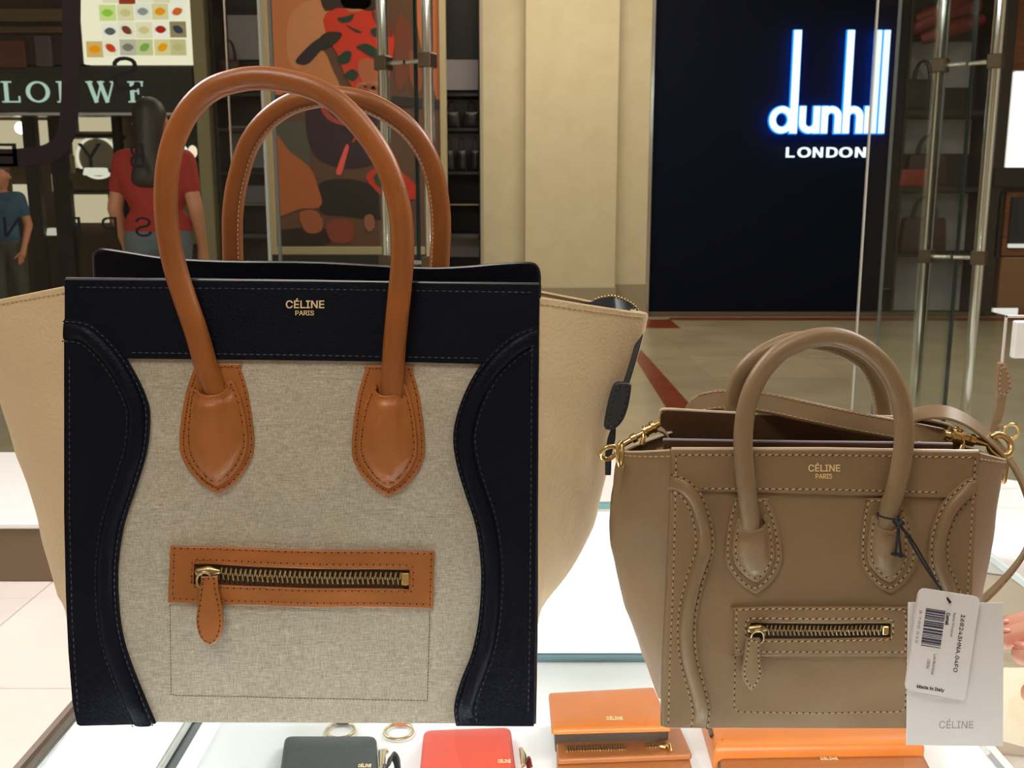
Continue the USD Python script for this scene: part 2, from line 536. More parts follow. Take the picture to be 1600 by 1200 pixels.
def pane(name, tint, ior=1.45, rough=.0):
    """A window pane: mostly clear, reflecting more at a glancing angle (its outer faces only: no inner total reflection)."""
    return mat(name, {'t': ('transparent_bsdf', dict(color=tint)), 'g': ('glossy_bsdf', dict(color=(1, 1, 1), roughness=rough)), 'f': ('fresnel', dict(IOR=ior)), 'ge': ('geometry', {}),
                      'i': ('math', dict(math_type='subtract', value1=1.0)), 'x': ('math', dict(math_type='multiply')), 'm': ('mix_closure', {})},
               [('ge.backfacing', 'i.value2'), ('i.value', 'x.value1'), ('f.fac', 'x.value2'), ('x.value', 'm.fac'), ('t.BSDF', 'm.closure1'), ('g.BSDF', 'm.closure2')], 'm.closure')


GLASS = pane('clear_pane', (.93, .96, .94))
CASE_GLASS = pane('case_pane', (.97, .985, .98), 1.3)
GLASS_EDGE = plain('green_glass_edge', (.010, .035, .032), .15)
PALE_EDGE = plain('pale_glass_edge', (.20, .21, .18), .2)


def stone(name, c, c2, scale=3.0, rough=.3, spec=.5):
    return mat(name, {
        'tc': ('geometry', {}), 'n': ('noise_texture', dict(scale=scale, detail=6.0, distortion=.8)),
        'i': ('object_info', {}), 'hs': ('hsv', dict(saturation=1.0)), 'mr': ('map_range', dict(to_min=.93, to_max=1.05)),
        'r': ('rgb_ramp', dict(ramp=[(.3, c2), (.65, c)])), 'p': ('principled_bsdf', dict(roughness=rough, specular_ior_level=spec))},
        [('tc.position', 'n.vector'), ('n.fac', 'r.fac'), ('r.color', 'hs.color'), ('i.random', 'mr.value'), ('mr.result', 'hs.value'), ('hs.color', 'p.base_color')])


SHOP_FLOOR = stone('cream_stone_tile', srgb(234, 226, 220), srgb(226, 216, 208), 2.2, .32)
MALL_FLOOR = stone('beige_marble_tile', srgb(178, 168, 142), srgb(160, 148, 122), 1.6, .22)
GROUT = plain('grout', srgb(150, 138, 120), .8)
RUST = stone('rust_marble', srgb(134, 62, 34), srgb(110, 46, 26), 6.0, .3)
PLASTER = stone('cream_plaster', srgb(206, 198, 170), srgb(200, 191, 162), 5.0, .7, .2)
SKIRT = plain('beige_skirting', srgb(158, 147, 122), .45)
BLACK_WALL = plain('black_panel', (.0035, .006, .016), .6, specular_ior_level=.08)
DARK = plain('dark_cabinet', (.012, .012, .013), .5)
DARK_GREY = plain('dark_grey_panel', (.055, .057, .055), .5)
NICHE = plain('grey_niche', (.46, .44, .49), .6)
NICHE_WARM = plain('warm_niche', (.60, .46, .30), .6)
WOOD = mat('orange_wood', {'tc': ('texture_coordinate', {}), 'mp': ('mapping', dict(scale=(3.0, 3.0, 18.0))), 'n': ('noise_texture', dict(scale=2.0, detail=5.0, distortion=1.0)),
                           'r': ('rgb_ramp', dict(ramp=[(.3, srgb(120, 66, 30)), (.7, srgb(164, 98, 50))])), 'p': ('principled_bsdf', dict(roughness=.4))},
           [('tc.object', 'mp.vector'), ('mp.vector', 'n.vector'), ('n.fac', 'r.fac'), ('r.color', 'p.base_color')])
TAUPE_PLINTH = plain('taupe_plinth_side', srgb(112, 94, 74), .55)
CREAM_PAINT = plain('cream_paint', srgb(222, 208, 184), .6)
WALL_PAINT = plain('warm_wall_paint', srgb(190, 176, 154), .8)
CEIL_PAINT = plain('ceiling_paint', srgb(214, 208, 196), .9)
SIGN_BOARD = plain('sign_board', srgb(38, 42, 38), .35)
VINYL = plain('dark_vinyl', (.005, .005, .005), .7, specular_ior_level=.1)
SKIN = plain('skin', srgb(196, 132, 100), .5)
HAND_SKIN = plain('hand_skin', srgb(226, 168, 146), .5, subsurface_weight=.15, subsurface_scale=.004)
NAIL = plain('finger_nail', srgb(214, 140, 124), .3)
HAIR = plain('dark_hair', (.020, .013, .010), .5)
RED_CLOTH = plain('red_cloth', srgb(156, 36, 28), .8)
BLUE_CLOTH = plain('blue_cloth', srgb(40, 84, 116), .8)
DENIM = plain('denim', srgb(88, 98, 108), .85)


def glow(name, c, s):
    return mat(name, {'e': ('emission', dict(color=c, strength=s))}, [], 'e.emission')


SIGN_FACE = glow('lit_sign_face', (.80, .95, 1.0), 1.35)
SIGN_HALO = glow('blue_sign_rim', (.01, .30, 1.0), 1.3)
SIGN_BACK = glow('blue_back_light', (.01, .14, 1.0), 11.0)
LOGO_PALE = glow('pale_lit_letters', (.62, .82, .66), .72)
LIGHTBOX = glow('lightbox_face', (1.0, .90, .66), .95)
LAMP = glow('lamp_face', (1.0, .93, .82), 4.0)
NICHE_LIT = glow('lit_niche_back', (1.0, .82, .54), .56)

# ------------------------------------------------------------------ the shop shell
SF = 3.85        # the glass shop front
FAR = 9.8        # the line of shops across the mall


def S(name, mesh, material, label, smooth=False):
    return solo(name, mesh, material, label, 'building', kind='structure', smooth=smooth)


def tiles(parent, x0, x1, y0, y1, s, material, gap=.003, skip=None):
    nx, ny = int(round((x1 - x0) / s)), int(round((y1 - y0) / s))
    for i in range(nx):
        for j in range(ny):
            if skip and skip(x0 + (i + .5) * s, y0 + (j + .5) * s):
                continue
            part(parent, 'tile', box(x0 + i * s + gap / 2, x0 + (i + 1) * s - gap / 2, y0 + j * s + gap / 2, y0 + (j + 1) * s - gap / 2, -.012, 0, .0012), material, False)


fl_ = thing('floor', 'cream stone tile floor inside the shop', 'floor', kind='structure')
part(fl_, 'screed', box(-4, 4, -2.6, SF, -.06, -.010), GROUT, False)
tiles(fl_, -3.6, 3.6, .55, SF, .55, SHOP_FLOOR)
tiles(fl_, -3.6, 3.6, -2.3, .55, .95, SHOP_FLOOR)
mf = thing('floor', 'beige marble mall floor with rust coloured inlay bands', 'floor', kind='structure')
part(mf, 'screed', box(-8, 9, SF, 13.0, -.06, -.010), GROUT, False)
tiles(mf, -7.2, 8.1, SF + .004, SF + .004 + .85 * 7, .85, MALL_FLOOR)
part(mf, 'shop_floor', box(-8, 9, SF + .004 + .85 * 7, 13.0, -.010, -.0005), MALL_FLOOR, False)


def floor_band(px):
    p = np.array([at_z(x, y, 0)[:2] for x, y in px])
    V, F = slab(p, -.004, .0014, b=.0004, s=.4)
    return part(mf, 'inlay_band', (V, F), RUST, False)


floor_band([(985, 548), (1003, 548), (1082, 636), (1092, 650), (1055, 650), (1040, 636)])
floor_band([(1008, 500), (1046, 499), (1064, 513), (1008, 513)])
floor_band([(1046, 496), (1800, 497), (1800, 502), (1046, 500.5)])
S('wall_left', box(-4.1, -4, -2.6, SF, 0, 3.2), WALL_PAINT, 'warm painted side wall on the left of the shop')
S('wall_right', box(4, 4.1, -2.6, SF, 0, 3.2), WALL_PAINT, 'warm painted side wall on the right of the shop')
S('wall_back', box(-4.1, 4.1, -2.7, -2.6, 0, 3.2), WALL_PAINT, 'warm painted wall behind the viewer')
S('ceiling', box(-4.1, 4.1, -2.7, SF, 3.0, 3.1), CEIL_PAINT, 'pale ceiling of the shop')
S('ceiling', box(-8, 9, SF, 13.0, 4.6, 4.7), CEIL_PAINT, 'pale ceiling of the mall')
S('wall_left', box(-8.1, -8, SF, 13.0, 0, 4.7), WALL_PAINT, 'plain mall wall far to the left')
S('wall_right', box(9, 9.1, SF, 13.0, 0, 4.7), WALL_PAINT, 'plain mall wall far to the right')
S('wall_back', box(-8, 9, 13.0, 13.1, 0, 4.7), WALL_PAINT, 'wall at the back of the shops across the mall')

FX = lambda px, py=300, Y=FAR: at_y(px, py, Y)[0]
FZ = lambda py, Y=FAR: at_y(800, py, Y)[2]

# pilaster of cream plaster with a stepped shaft and a skirting
pil = thing('trim_1', 'cream plaster pilaster with a stepped front and a beige skirting', 'pilaster', kind='structure')
x0, xa, xb, x1 = FX(754), FX(820), FX(961), FX(1012)
part(pil, 'side_panel', box(x0, xa, FAR - .05, FAR + .3, 0, 4.6, .004), PLASTER, False)
part(pil, 'shaft', box(xa, xb, FAR - .17, FAR + .3, 0, 4.6, .006), PLASTER, False)
part(pil, 'side_panel', box(xb, x1, FAR - .05, FAR + .3, 0, 4.6, .004), PLASTER, False)
zs = FZ(446)
part(pil, 'skirting', box(xa - .012, xb + .012, FAR - .19, FAR - .10, 0, zs, .006), SKIRT, False)
part(pil, 'skirting', box(xb, x1 + .002, FAR - .065, FAR, 0, zs + .02, .006), SKIRT, False)
part(pil, 'corner_strip', box(x1 - .004, x1 + .03, FAR - .062, FAR + .2, 0, 4.6, .003), STEEL, False)
part(pil, 'corner_strip', box(x0 - .02, x0 + .012, FAR - .062, FAR + .2, 0, 4.6, .003), plain('pale_strip', srgb(170, 164, 148), .5), False)

# the black wall with the lit sign
bx0, bx1 = x1 + .028, FX(1402)
S('wall_far', box(bx0, bx1, FAR, FAR + .2, 0, 4.6), BLACK_WALL, 'matt black shop wall that carries the lit blue and white sign')
S('baseboard_far', box(bx0, FX(1540), FAR - .04, FAR, 0, FZ(487), .005), plain('brown_skirting', srgb(96, 82, 66), .5), 'brown skirting below the black wall')


def logo():
    X = lambda px: at_y(px, 208, FAR - .12)[0]
    Z = lambda py: at_y(1300, py, FAR - .12)[2]
    zb, zx, zt = Z(208), Z(166), Z(47)
    H = zx - zb
    st = lambda a, b, top: sg.box(X(a), zb, X(b), top)

    def arch(a, b, c, d, up=True):
        """n (or, turned over, u): two stems joined by a bowl."""
        o = sg.box(X(a), zb, X(d), zx)
        w = X(b) - X(a); R = (X(d) - X(a)) / 2
        cx = (X(a) + X(d)) / 2
        cz = zx - R
        outer = unary_union([sg.Point(cx, cz).buffer(R, 32), sg.box(X(a), zb, X(d), cz)])
        inn = unary_union([sg.Point(cx, cz).buffer(R - w, 32), sg.box(X(a) + w, zb - .1, X(d) - w, cz)])
        g = outer.difference(inn).union(sg.box(X(a), zb, X(a) + w, zx))
        if not up:
            g = shapely.affinity.rotate(g, 180, origin=(cx, (zb + zx) / 2))
        return g
    dl, dr = X(1202), X(1245)
    cx, cz, rx, rz = (dl + X(1240)) / 2, (zb + zx) / 2, (X(1240) - dl) / 2, H / 2
    ring = shapely.affinity.scale(sg.Point(cx, cz).buffer(1, 48), rx, rz).difference(shapely.affinity.scale(sg.Point(cx, cz).buffer(1, 48), rx - .056, rz - .056))
    out = [('letter', ring.union(st(1234, 1245, zt)))]
    out.append(('letter', arch(1248.5, 1258, 0, 1280, False)))
    out.append(('letter', arch(1283, 1292.5, 0, 1313.5, True)))
    h = arch(1316.5, 1326.5, 0, 1347.5, True)
    out.append(('letter', h.union(st(1316.5, 1326.5, zt))))
    out.append(('letter', st(1350.5, 1357, zx)))
    out.append(('letter', st(1360, 1368.5, zt)))
    out.append(('letter', st(1372.5, 1381.5, zt)))
    return out


import shapely.affinity
sign = thing('shop_sign', 'lit white lettering with blue glow on the matt black wall', 'sign', (FX(1290), FAR, FZ(208)))
for nm, g in logo():
    V, F = extrude(g, .02); V = np.c_[V[:, 0], FAR - .10 - V[:, 2], V[:, 1]]
    lt = part(sign, nm, (V, F[:, ::-1]), SIGN_FACE, False)
    V, F = extrude(g.buffer(.010), .022); V = np.c_[V[:, 0], FAR - .076 - V[:, 2], V[:, 1]]
    part(lt, 'blue_rim', (V, F[:, ::-1]), SIGN_HALO, False, label='blue glowing rim')
    V, F = extrude(g, .003); V = np.c_[V[:, 0], FAR - .071 - V[:, 2], V[:, 1]]
    part(lt, 'back_light', (V, F[:, ::-1]), SIGN_BACK, False)
lx = np.linspace(1228, 1353, 7)
ww = [17, 20, 18, 18, 20, 18]
pos = [(1228, 1242), (1246, 1267), (1270, 1286), (1291, 1309), (1311, 1332), (1336, 1353)]
for ch, (a, b) in zip('LONDON', pos):
    p0, p1 = at_y(a, 246, FAR - .04), at_y(b, 230, FAR - .04)
    V, F = fit_text(ch, p0[0], p1[0], p0[2], p1[2], 0, .02, True)
    V = np.c_[V[:, 0], FAR - .03 - V[:, 2], V[:, 1]]
    part(sign, 'letter', (V, F[:, ::-1]), SIGN_FACE, False)


# ---- display windows of the neighbours: dark cabinets with grey niches
def cabinet(name, label, pxl, pxr, Y, boards, niches, top=-60, back=DARK, posts=()):
    t = thing(name, label, 'display cabinet', ((FX(pxl, Y=Y) + FX(pxr, Y=Y)) / 2, Y, 0), kind='structure')
    a, b = FX(pxl, Y=Y), FX(pxr, Y=Y)
    part(t, 'back_panel', box(a, b, Y + .38, Y + .42, 0, 4.5), back, False)
    part(t, 'end_panel', box(a, a + .03, Y, Y + .4, 0, 4.5, .003), DARK, False)
    part(t, 'end_panel', box(b - .03, b, Y, Y + .4, 0, 4.5, .003), DARK, False)
    for y, th, m in boards:
        z = FZ(y, Y)
        part(t, 'shelf', box(a + .03, b - .03, Y, Y + .38, z - th, z, .002), m, False)
    for (l, r, yt, yb) in niches:
        p, q = at_y(l, yt, Y + .3), at_y(r, yb, Y + .3)
        part(t, 'niche_panel', box(p[0], q[0], Y + .355, Y + .378, q[2], p[2], .003), NICHE, False)
    for l in posts:
        part(t, 'post', box(FX(l, Y=Y), FX(l, Y=Y) + .04, Y, Y + .05, 0, 4.5, .004), DARK, False)
    return t


CB1 = cabinet('shelf_cabinet', 'dark shelf cabinet with grey niches beside the cream pilaster', 342, 753, FAR + .02,
              [(146, .025, DARK), (200, .03, DARK), (268, .03, DARK), (319, .012, plain('pale_shelf_edge', srgb(150, 140, 112), .5)), (366, .04, DARK_GREY)],
              [(352, 404, 22, 92), (694, 750, 92, 140), (694, 750, 154, 198), (694, 750, 208, 266), (352, 415, 196, 262), (352, 415, 290, 318), (694, 750, 372, 402)])
CB2 = cabinet('shelf_cabinet', 'dark window cabinet right of the lit sign with grey pedestals', 1404, 1544, FAR + .02,
              [(172, .05, DARK), (292, .05, DARK), (397, .03, DARK)],
              [(1405, 1520, 64, 136), (1405, 1518, 186, 240), (1405, 1512, 302, 392), (1380, 1560, 400, 486)], posts=(1536,))


def small_bag(name, label, cx, zb, Y, w, h, material, grp=None, handles=2):
    """A tiny far-off handbag: trapezoid body with rounded corners, flap line and handles."""
    t = thing(name, label, 'handbag', (cx, Y, zb), grp)
    o = rounded(np.array([(-w / 2, 0), (w / 2, 0), (w * .44, h * .62), (-w * .44, h * .62)]), w * .08)
    V, F = slab(o, -.05, .05, b=.012, s=w * .2, dome=.015, rad=w * .3, back=True)
    part(t, 'body', (np.c_[V[:, 0] + cx, Y - V[:, 2], V[:, 1] + zb], F), material, 50)
    for k in range(handles):
        a = np.linspace(0, np.pi, 15)
        part(t, 'handle', tube(np.c_[cx + w * .24 * np.cos(a), np.full(15, Y - .04 + .06 * k), zb + h * .60 + h * .38 * np.sin(a)], w * .028, 8), material, 60)
    return t


SHELF_BLACK = plain('shelf_bag_leather', (.012, .012, .013), .4)
for x, l in ((706, 'black handbag on the shelf beside the pilaster, left of two'), (737, 'black handbag on the shelf beside the pilaster, right of two')):
    p = at_y(x, 199, FAR + .15)
    small_bag('display_bag', l, p[0], FZ(200, FAR + .02) + .002, FAR + .15, .17, .26, SHELF_BLACK)
for x, l in ((702, 'dark slouchy bag on the lower shelf, left of three'), (722, 'dark slouchy bag on the lower shelf, middle of three'), (743, 'dark slouchy bag on the lower shelf, right of three')):
    p = at_y(x, 266, FAR + .15)
    small_bag('display_bag', l, p[0], FZ(268, FAR + .02) + .002, FAR + .15, .115, .33, SHELF_BLACK, handles=1)
p = at_y(362, 92, FAR + .2)
small_bag('display_bag', 'dark brown bag on the shelf right of the bright lightbox', at_y(358, 80, FAR + .2)[0], FZ(146, FAR + .02) + .002, FAR + .2, .24, .52, plain('dark_red_brown', (.05, .016, .010), .5))
small_bag('display_bag', 'black boxy bag in the upper niche right of the lit sign', at_y(1440, 134, FAR + .2)[0], FZ(172, FAR + .02) + .002, FAR + .2, .32, .48, plain('blue_black_leather', (.010, .011, .022), .5))
small_bag('display_bag', 'dark brown bag in the middle niche right of the lit sign', at_y(1450, 230, FAR + .2)[0], FZ(292, FAR + .02) + .002, FAR + .2, .42, .50, plain('plum_brown', (.045, .018, .016), .5))
small_bag('display_bag', 'red round topped bag standing in the window right of the sign', at_y(1432, 285, FAR + .05)[0], FZ(292, FAR + .02) + .002, FAR + .06, .36, .27, plain('dim_red_leather', (.24, .016, .014), .5), handles=0)
small_bag('display_bag', 'brown folded bag in the bottom niche right of the sign', at_y(1440, 388, FAR + .2)[0], FZ(397, FAR + .02) + .002, FAR + .2, .46, .56, plain('dim_brown_leather', (.05, .022, .018), .5))
sc = thing('red_scarf', 'dark red draped scarf above the upper niche right of the sign', 'scarf', tuple(at_y(1500, 40, FAR + .1)))
for k, (a, b, c) in enumerate((((1425, 48), (1460, 30), (1530, 8)), ((1440, 62), (1480, 48), (1535, 30)), ((1430, 30), (1475, 16), (1520, -8)))):
    q = spline([at_y(*a, FAR + .1), at_y(*b, FAR + .04), at_y(*c, FAR + .1)], 8)
    part(sc, 'fold', tube(q, .05 + .02 * np.sin(np.linspace(0, 3, len(q))), 10), plain('dark_red_silk', (.20, .016, .020), .5), 60)

# ---- framed poster
PY0 = 9.30
poster = thing('framed_poster', 'tall framed poster of a person in a red floral dress', 'poster', tuple(at_y(556, 395, PY0)))
pt = lambda x, y, k: at_y(x, y, PY0 - .0025 * k)


def print_shape(name, px, k, c, curve=True):
    q = spline(np.array(px, float), 5, True) if curve else np.array(px, float)
    uv = np.array([pt(x, y, k)[[0, 2]] for x, y in q])
    V, F = slab(uv, 0, .002, b=.0002, s=.25)
    V = np.c_[V[:, 0], PY0 - .0025 * k - V[:, 2] + .002, V[:, 1]]
    m = c if not isinstance(c, tuple) else plain('print_%02d' % fresh(), srgb(*c), .35)
    return part(poster, name, (V, F), m, False)


print_shape('printed_background', [(424, -90), (690, -90), (690, 388), (424, 388)], 0, (96, 66, 50), False)
print_shape('printed_background', [(424, -90), (520, -90), (545, 30), (500, 70), (470, 120), (424, 135)], 1, (196, 120, 74))
print_shape('printed_background', [(650, -90), (690, -90), (690, 150), (672, 120), (652, 40)], 1, (176, 102, 60))
print_shape('printed_background', [(424, 190), (484, 190), (484, 300), (424, 300)], 1, (84, 82, 74), False)
print_shape('printed_skin', [(455, 20), (500, 0), (522, 40), (512, 62), (480, 88), (462, 110), (448, 80)], 2, (204, 136, 96))
print_shape('printed_skin', [(470, 104), (502, 78), (520, 110), (530, 140), (500, 160), (468, 150)], 2, (196, 128, 84))
print_shape('printed_skin', [(560, 130), (575, 128), (592, 126), (604, 136), (606, 156), (590, 150), (570, 148), (556, 142)], 6, (186, 116, 80))
for k, (x, y) in enumerate(((566, 136), (576, 134), (586, 137), (596, 143))):
    print_shape('printed_finger', [(x - 8, y + 2), (x, y - 4), (x + 9, y + 1), (x + 10, y + 7), (x, y + 3)], 7, (150, 86, 60))
print_shape('printed_skin', [(622, 22), (640, 40), (646, 90), (634, 130), (620, 140), (616, 80)], 2, (120, 62, 44))
print_shape('printed_dress', [(506, 26), (528, 12), (552, 16), (578, 12), (604, 30), (616, 58), (612, 96), (602, 132), (560, 142), (540, 118), (528, 86), (512, 58)], 3, (206, 54, 34))
print_shape('printed_dress', [(580, 18), (606, 30), (614, 56), (596, 50)], 4, (120, 44, 34))
print_shape('printed_sash', [(462, 96), (478, 76), (498, 60), (512, 62), (500, 80), (480, 100)], 4, (44, 36, 44))
print_shape('printed_skin', [(532, 0), (546, -30), (566, -30), (580, 4), (566, 16), (546, 18)], 4, (190, 120, 86))
print_shape('printed_skin', [(560, 96), (578, 92), (590, 104), (592, 128), (574, 132), (562, 120)], 5, (180, 100, 66))
print_shape('printed_skin', [(640, 78), (654, 96), (660, 130), (650, 146), (640, 120)], 3, (140, 76, 52))
print_shape('printed_background', [(612, 150), (690, 156), (690, 170), (612, 166)], 4, (46, 38, 34), False)
print_shape('printed_background', [(426, 150), (470, 158), (470, 168), (426, 162)], 4, (52, 38, 30), False)
print_shape('printed_hair', [(496, -90), (610, -90), (592, 8), (560, 14), (530, 12), (504, 10)], 4, (52, 34, 30))
for k, px in enumerate(([(527, 28), (540, 26), (553, 22), (548, 33), (534, 35)], [(580, 46), (592, 43), (600, 50), (593, 58), (582, 55)], [(557, 73), (572, 68), (588, 76), (598, 84), (584, 90), (566, 80)], [(497, 62), (512, 50), (534, 52), (526, 66), (508, 76), (494, 78)], [(528, 90), (540, 80), (549, 82), (546, 96), (534, 100)], [(540, 38), (552, 44), (566, 50), (556, 50)], [(538, 118), (550, 108), (560, 116), (552, 126)])):
    print_shape('printed_leaf', px, 5, (30, 58, 44) if k != 3 else (44, 40, 36))
print_shape('printed_handbag', [(478, 176), (500, 158), (540, 160), (576, 176), (600, 200), (590, 250), (540, 262), (490, 240)], 3, (52, 30, 44))
print_shape('printed_strap', [(505, 165), (520, 182), (540, 190), (562, 194), (560, 199), (536, 196), (514, 188), (502, 172)], 4, (170, 66, 60))
print_shape('printed_tassel', [(541, 226), (545, 230), (540, 250), (533, 272), (525, 270), (532, 248)], 5, (236, 92, 88))
print_shape('printed_tassel', [(560, 204), (564, 208), (554, 220), (550, 222)], 5, (196, 70, 66))
print_shape('printed_dress', [(572, 276), (590, 262), (620, 264), (650, 290), (655, 308), (630, 312), (604, 310), (586, 296)], 3, (200, 50, 30))
print_shape('printed_leaf', [(584, 276), (594, 270), (602, 284), (592, 292)], 5, (32, 72, 48))
print_shape('printed_leg', [(426, 212), (452, 236), (484, 262), (496, 290), (502, 322), (470, 326), (426, 330)], 3, (176, 96, 52))
print_shape('printed_leg', [(468, 334), (490, 328), (504, 344), (500, 362), (478, 362)], 4, (160, 90, 58))
print_shape('printed_leg', [(510, 352), (530, 342), (552, 350), (550, 376), (520, 378)], 4, (134, 62, 48))
print_shape('printed_leg', [(570, 338), (582, 336), (586, 352), (578, 362), (570, 354)], 4, (150, 96, 70))
print_shape('printed_shadow', [(500, 286), (560, 282), (610, 310), (606, 342), (540, 338), (500, 330)], 2, (34, 26, 26))
print_shape('printed_shadow', [(430, 362), (500, 356), (520, 372), (500, 384), (430, 384)], 2, (40, 26, 20))
FRAME = plain('poster_frame', srgb(168, 158, 124), .5)
zt_, zb_ = pt(556, -90, 0)[2], pt(556, 386, 0)[2]
xl_, xr_ = pt(426, 200, 0)[0], pt(688, 200, 0)[0]
part(poster, 'frame', cat(box(xl_ - .06, xr_ + .06, PY0 - .04, PY0 + .04, zb_ - .07, zb_ + .004, .005), box(xl_ - .06, xl_, PY0 - .04, PY0 + .04, zb_, zt_, .005), box(xr_, xr_ + .06, PY0 - .04, PY0 + .04, zb_, zt_, .005)), FRAME, False)
part(poster, 'plinth', box(xl_ - .06, xr_ + .06, PY0 - .05, PY0 + .1, 0, zb_ - .07, .004), DARK, False)

# ---- the lit shop on the left
LX0, LX1 = FX(-260), FX(340)
shop = thing('wall_shop', 'dark shop front with lit niches behind it, far left across the mall', 'shop front', ((LX0 + LX1) / 2, FAR, 0), kind='structure')
part(shop, 'fascia', box(LX0, FX(312), FAR - .02, FAR + .18, FZ(176), FZ(104), .004), SIGN_BOARD, False, label='dark sign fascia')
part(shop, 'fascia_rail', box(LX0, FX(312), FAR - .03, FAR + .18, FZ(181), FZ(176) - .001, .003), STEEL, False)
part(shop, 'upper_wall', box(LX0, FX(312), FAR + .06, FAR + .18, FZ(103), 4.58, .004), DARK_GREY, False)
part(shop, 'post', box(FX(318), FX(338), FAR - .1, FAR + .1, 0, 4.58, .006), plain('pale_post', srgb(150, 142, 112), .5), False)
BK = FAR + 1.6
part(shop, 'back_wall', box(LX0, LX1, BK + .1, BK + .2, 0, 3.0), plain('brown_shop_wall', srgb(92, 76, 56), .7), False)


def niche(l, r, yt, yb, Y, material, name='lit_niche'):
    p, q = at_y(l, yt, Y), at_y(r, yb, Y)
    return part(shop, name, box(p[0], q[0], Y, Y + .03, q[2], p[2], .003), material, False)


niche(122, 186, 182, 205, BK, NICHE_LIT); niche(112, 186, 212, 262, BK, NICHE_LIT); niche(112, 170, 304, 348, BK, NICHE_LIT)
niche(-60, 88, 188, 238, BK, NICHE_LIT); niche(18, 46, 288, 330, BK, glow('bright_niche_back', (1.0, .84, .58), .62)); niche(80, 102, 272, 300, BK, NICHE_LIT)
niche(278, 312, 318, 378, BK, plain('cream_panel', srgb(196, 180, 138), .7), 'cream_panel')
niche(270, 316, 170, 300, BK, plain('grey_shop_panel', srgb(96, 94, 84), .7), 'grey_panel')
for (l, r) in ((46, 66), (86, 112), (184, 196)):
    part(shop, 'column', box(FX(l, Y=BK - .4), FX(r, Y=BK - .4), BK - .45, BK - .35, 0, FZ(176, BK - .4), .004), DARK, False)
for y in (296, 210, 264):
    z = FZ(y, BK - .2)
    part(shop, 'shelf', box(FX(104, Y=BK - .2), FX(192, Y=BK - .2), BK - .3, BK, z - .04, z, .004), DARK, False)
z = FZ(240, BK - .5)
part(shop, 'shelf', box(FX(-60, Y=BK - .5), FX(90, Y=BK - .5), BK - .7, BK - .3, z - .08, z, .004), plain('dark_red_counter', srgb(56, 32, 28), .5), False)
lets = thing('shop_sign', 'pale green serif letters on the dark fascia, far left', 'sign', (FX(110), FAR - .03, FZ(160)))


def serif(ch, l, r, yt=127, yb=160):
    p, q = at_y(l, yb, FAR - .03), at_y(r, yt, FAR - .03)
    w, h = q[0] - p[0], q[2] - p[2]; t, s = .035, .012
    B = lambda a, b, c, d: sg.box(a, b, c, d)
    if ch == 'L':
        g = [B(.15 * w, 0, .15 * w + t, h), B(0, 0, w, s), B(0, h - s, .15 * w + t * 2, h), B(w - s, 0, w, h * .3)]
    elif ch == 'O':
        g = [shapely.affinity.scale(sg.Point(w / 2, h / 2).buffer(1, 32), w / 2, h / 2).difference(shapely.affinity.scale(sg.Point(w / 2, h / 2).buffer(1, 32), w / 2 - t, h / 2 - s * 1.3))]
    elif ch == 'E':
        g = [B(.15 * w, 0, .15 * w + t, h), B(0, 0, w, s), B(0, h - s, w, h), B(.15 * w, h * .5, w * .7, h * .5 + s), B(w - s, 0, w, h * .28), B(w - s * 1.5, h * .76, w - s * .5, h), B(w * .7 - s, h * .38, w * .7, h * .64)]
    else:
        L = lambda a, b, k: sg.LineString([a, b]).buffer(k / 2, cap_style=2)
        g = [L((.1 * w, h), (.32 * w, 0), t), L((.32 * w, 0), (.52 * w, h), s), L((.46 * w, h), (.68 * w, 0), t), L((.68 * w, 0), (.9 * w, h), s), B(0, h - s, .22 * w, h), B(.38 * w, h - s, .6 * w, h), B(.8 * w, h - s, w, h)]
    V, F = extrude(unary_union(g), .012)
    return part(lets, 'letter', (np.c_[V[:, 0] + p[0], FAR - .022 - V[:, 2], V[:, 1] + p[2]], F[:, ::-1]), LOGO_PALE, False)


for ch, l, r in (('L', 4, 29), ('O', 42, 76), ('E', 90, 113), ('W', 136, 181), ('E', 201, 223)):
    serif(ch, l, r)

# lightbox with its grid of small pictures
LBY = FAR - .06
lb = thing('lightbox', 'bright white lightbox of small colourful pictures above the fascia', 'lightbox', tuple(at_y(215, 100, LBY)))
p, q = at_y(131, 100, LBY), at_y(304, -80, LBY)
part(lb, 'face', box(p[0], q[0], LBY, LBY + .09, p[2], q[2], .004), LIGHTBOX, False)
tint = lambda r, g, b, s=.9: glow('lit_print_%02d' % fresh(), srgb(r, g, b), s)
cells = [(168, 20, (214, 226, 140), (150, 200, 70), 0), (196, 20, (232, 222, 170), (214, 200, 140), 0), (223, 18, (240, 236, 214), (150, 150, 140), 0), (250, 18, (226, 214, 160), (240, 150, 20), 8), (277, 18, (250, 246, 226), (214, 104, 40), 20),
         (172, 49, (250, 244, 220), (96, 96, 100), 0), (198, 47, (244, 236, 206), (130, 62, 52), -32), (225, 47, (240, 230, 190), (222, 200, 140), 0), (251, 46, (250, 246, 226), (176, 40, 22), 0), (278, 46, (150, 136, 96), (60, 64, 76), -28),
         (148, 77, (220, 180, 110), (244, 150, 10), 0), (173, 75, (248, 240, 214), (206, 66, 34), -32), (200, 74, (196, 188, 166), (130, 122, 106), 0), (226, 74, (206, 206, 150), (130, 170, 80), 30), (254, 74, (226, 214, 150), (240, 160, 20), 30), (278, 74, (206, 194, 140), (196, 182, 120), 0),
         (198, -6, (150, 60, 34), (110, 40, 24), 0), (172, -8, (240, 230, 190), (200, 120, 60), 0), (226, -8, (244, 236, 206), (180, 150, 90), 20), (252, -8, (230, 220, 180), (160, 60, 40), 0), (278, -8, (250, 244, 220), (120, 130, 90), 15)]
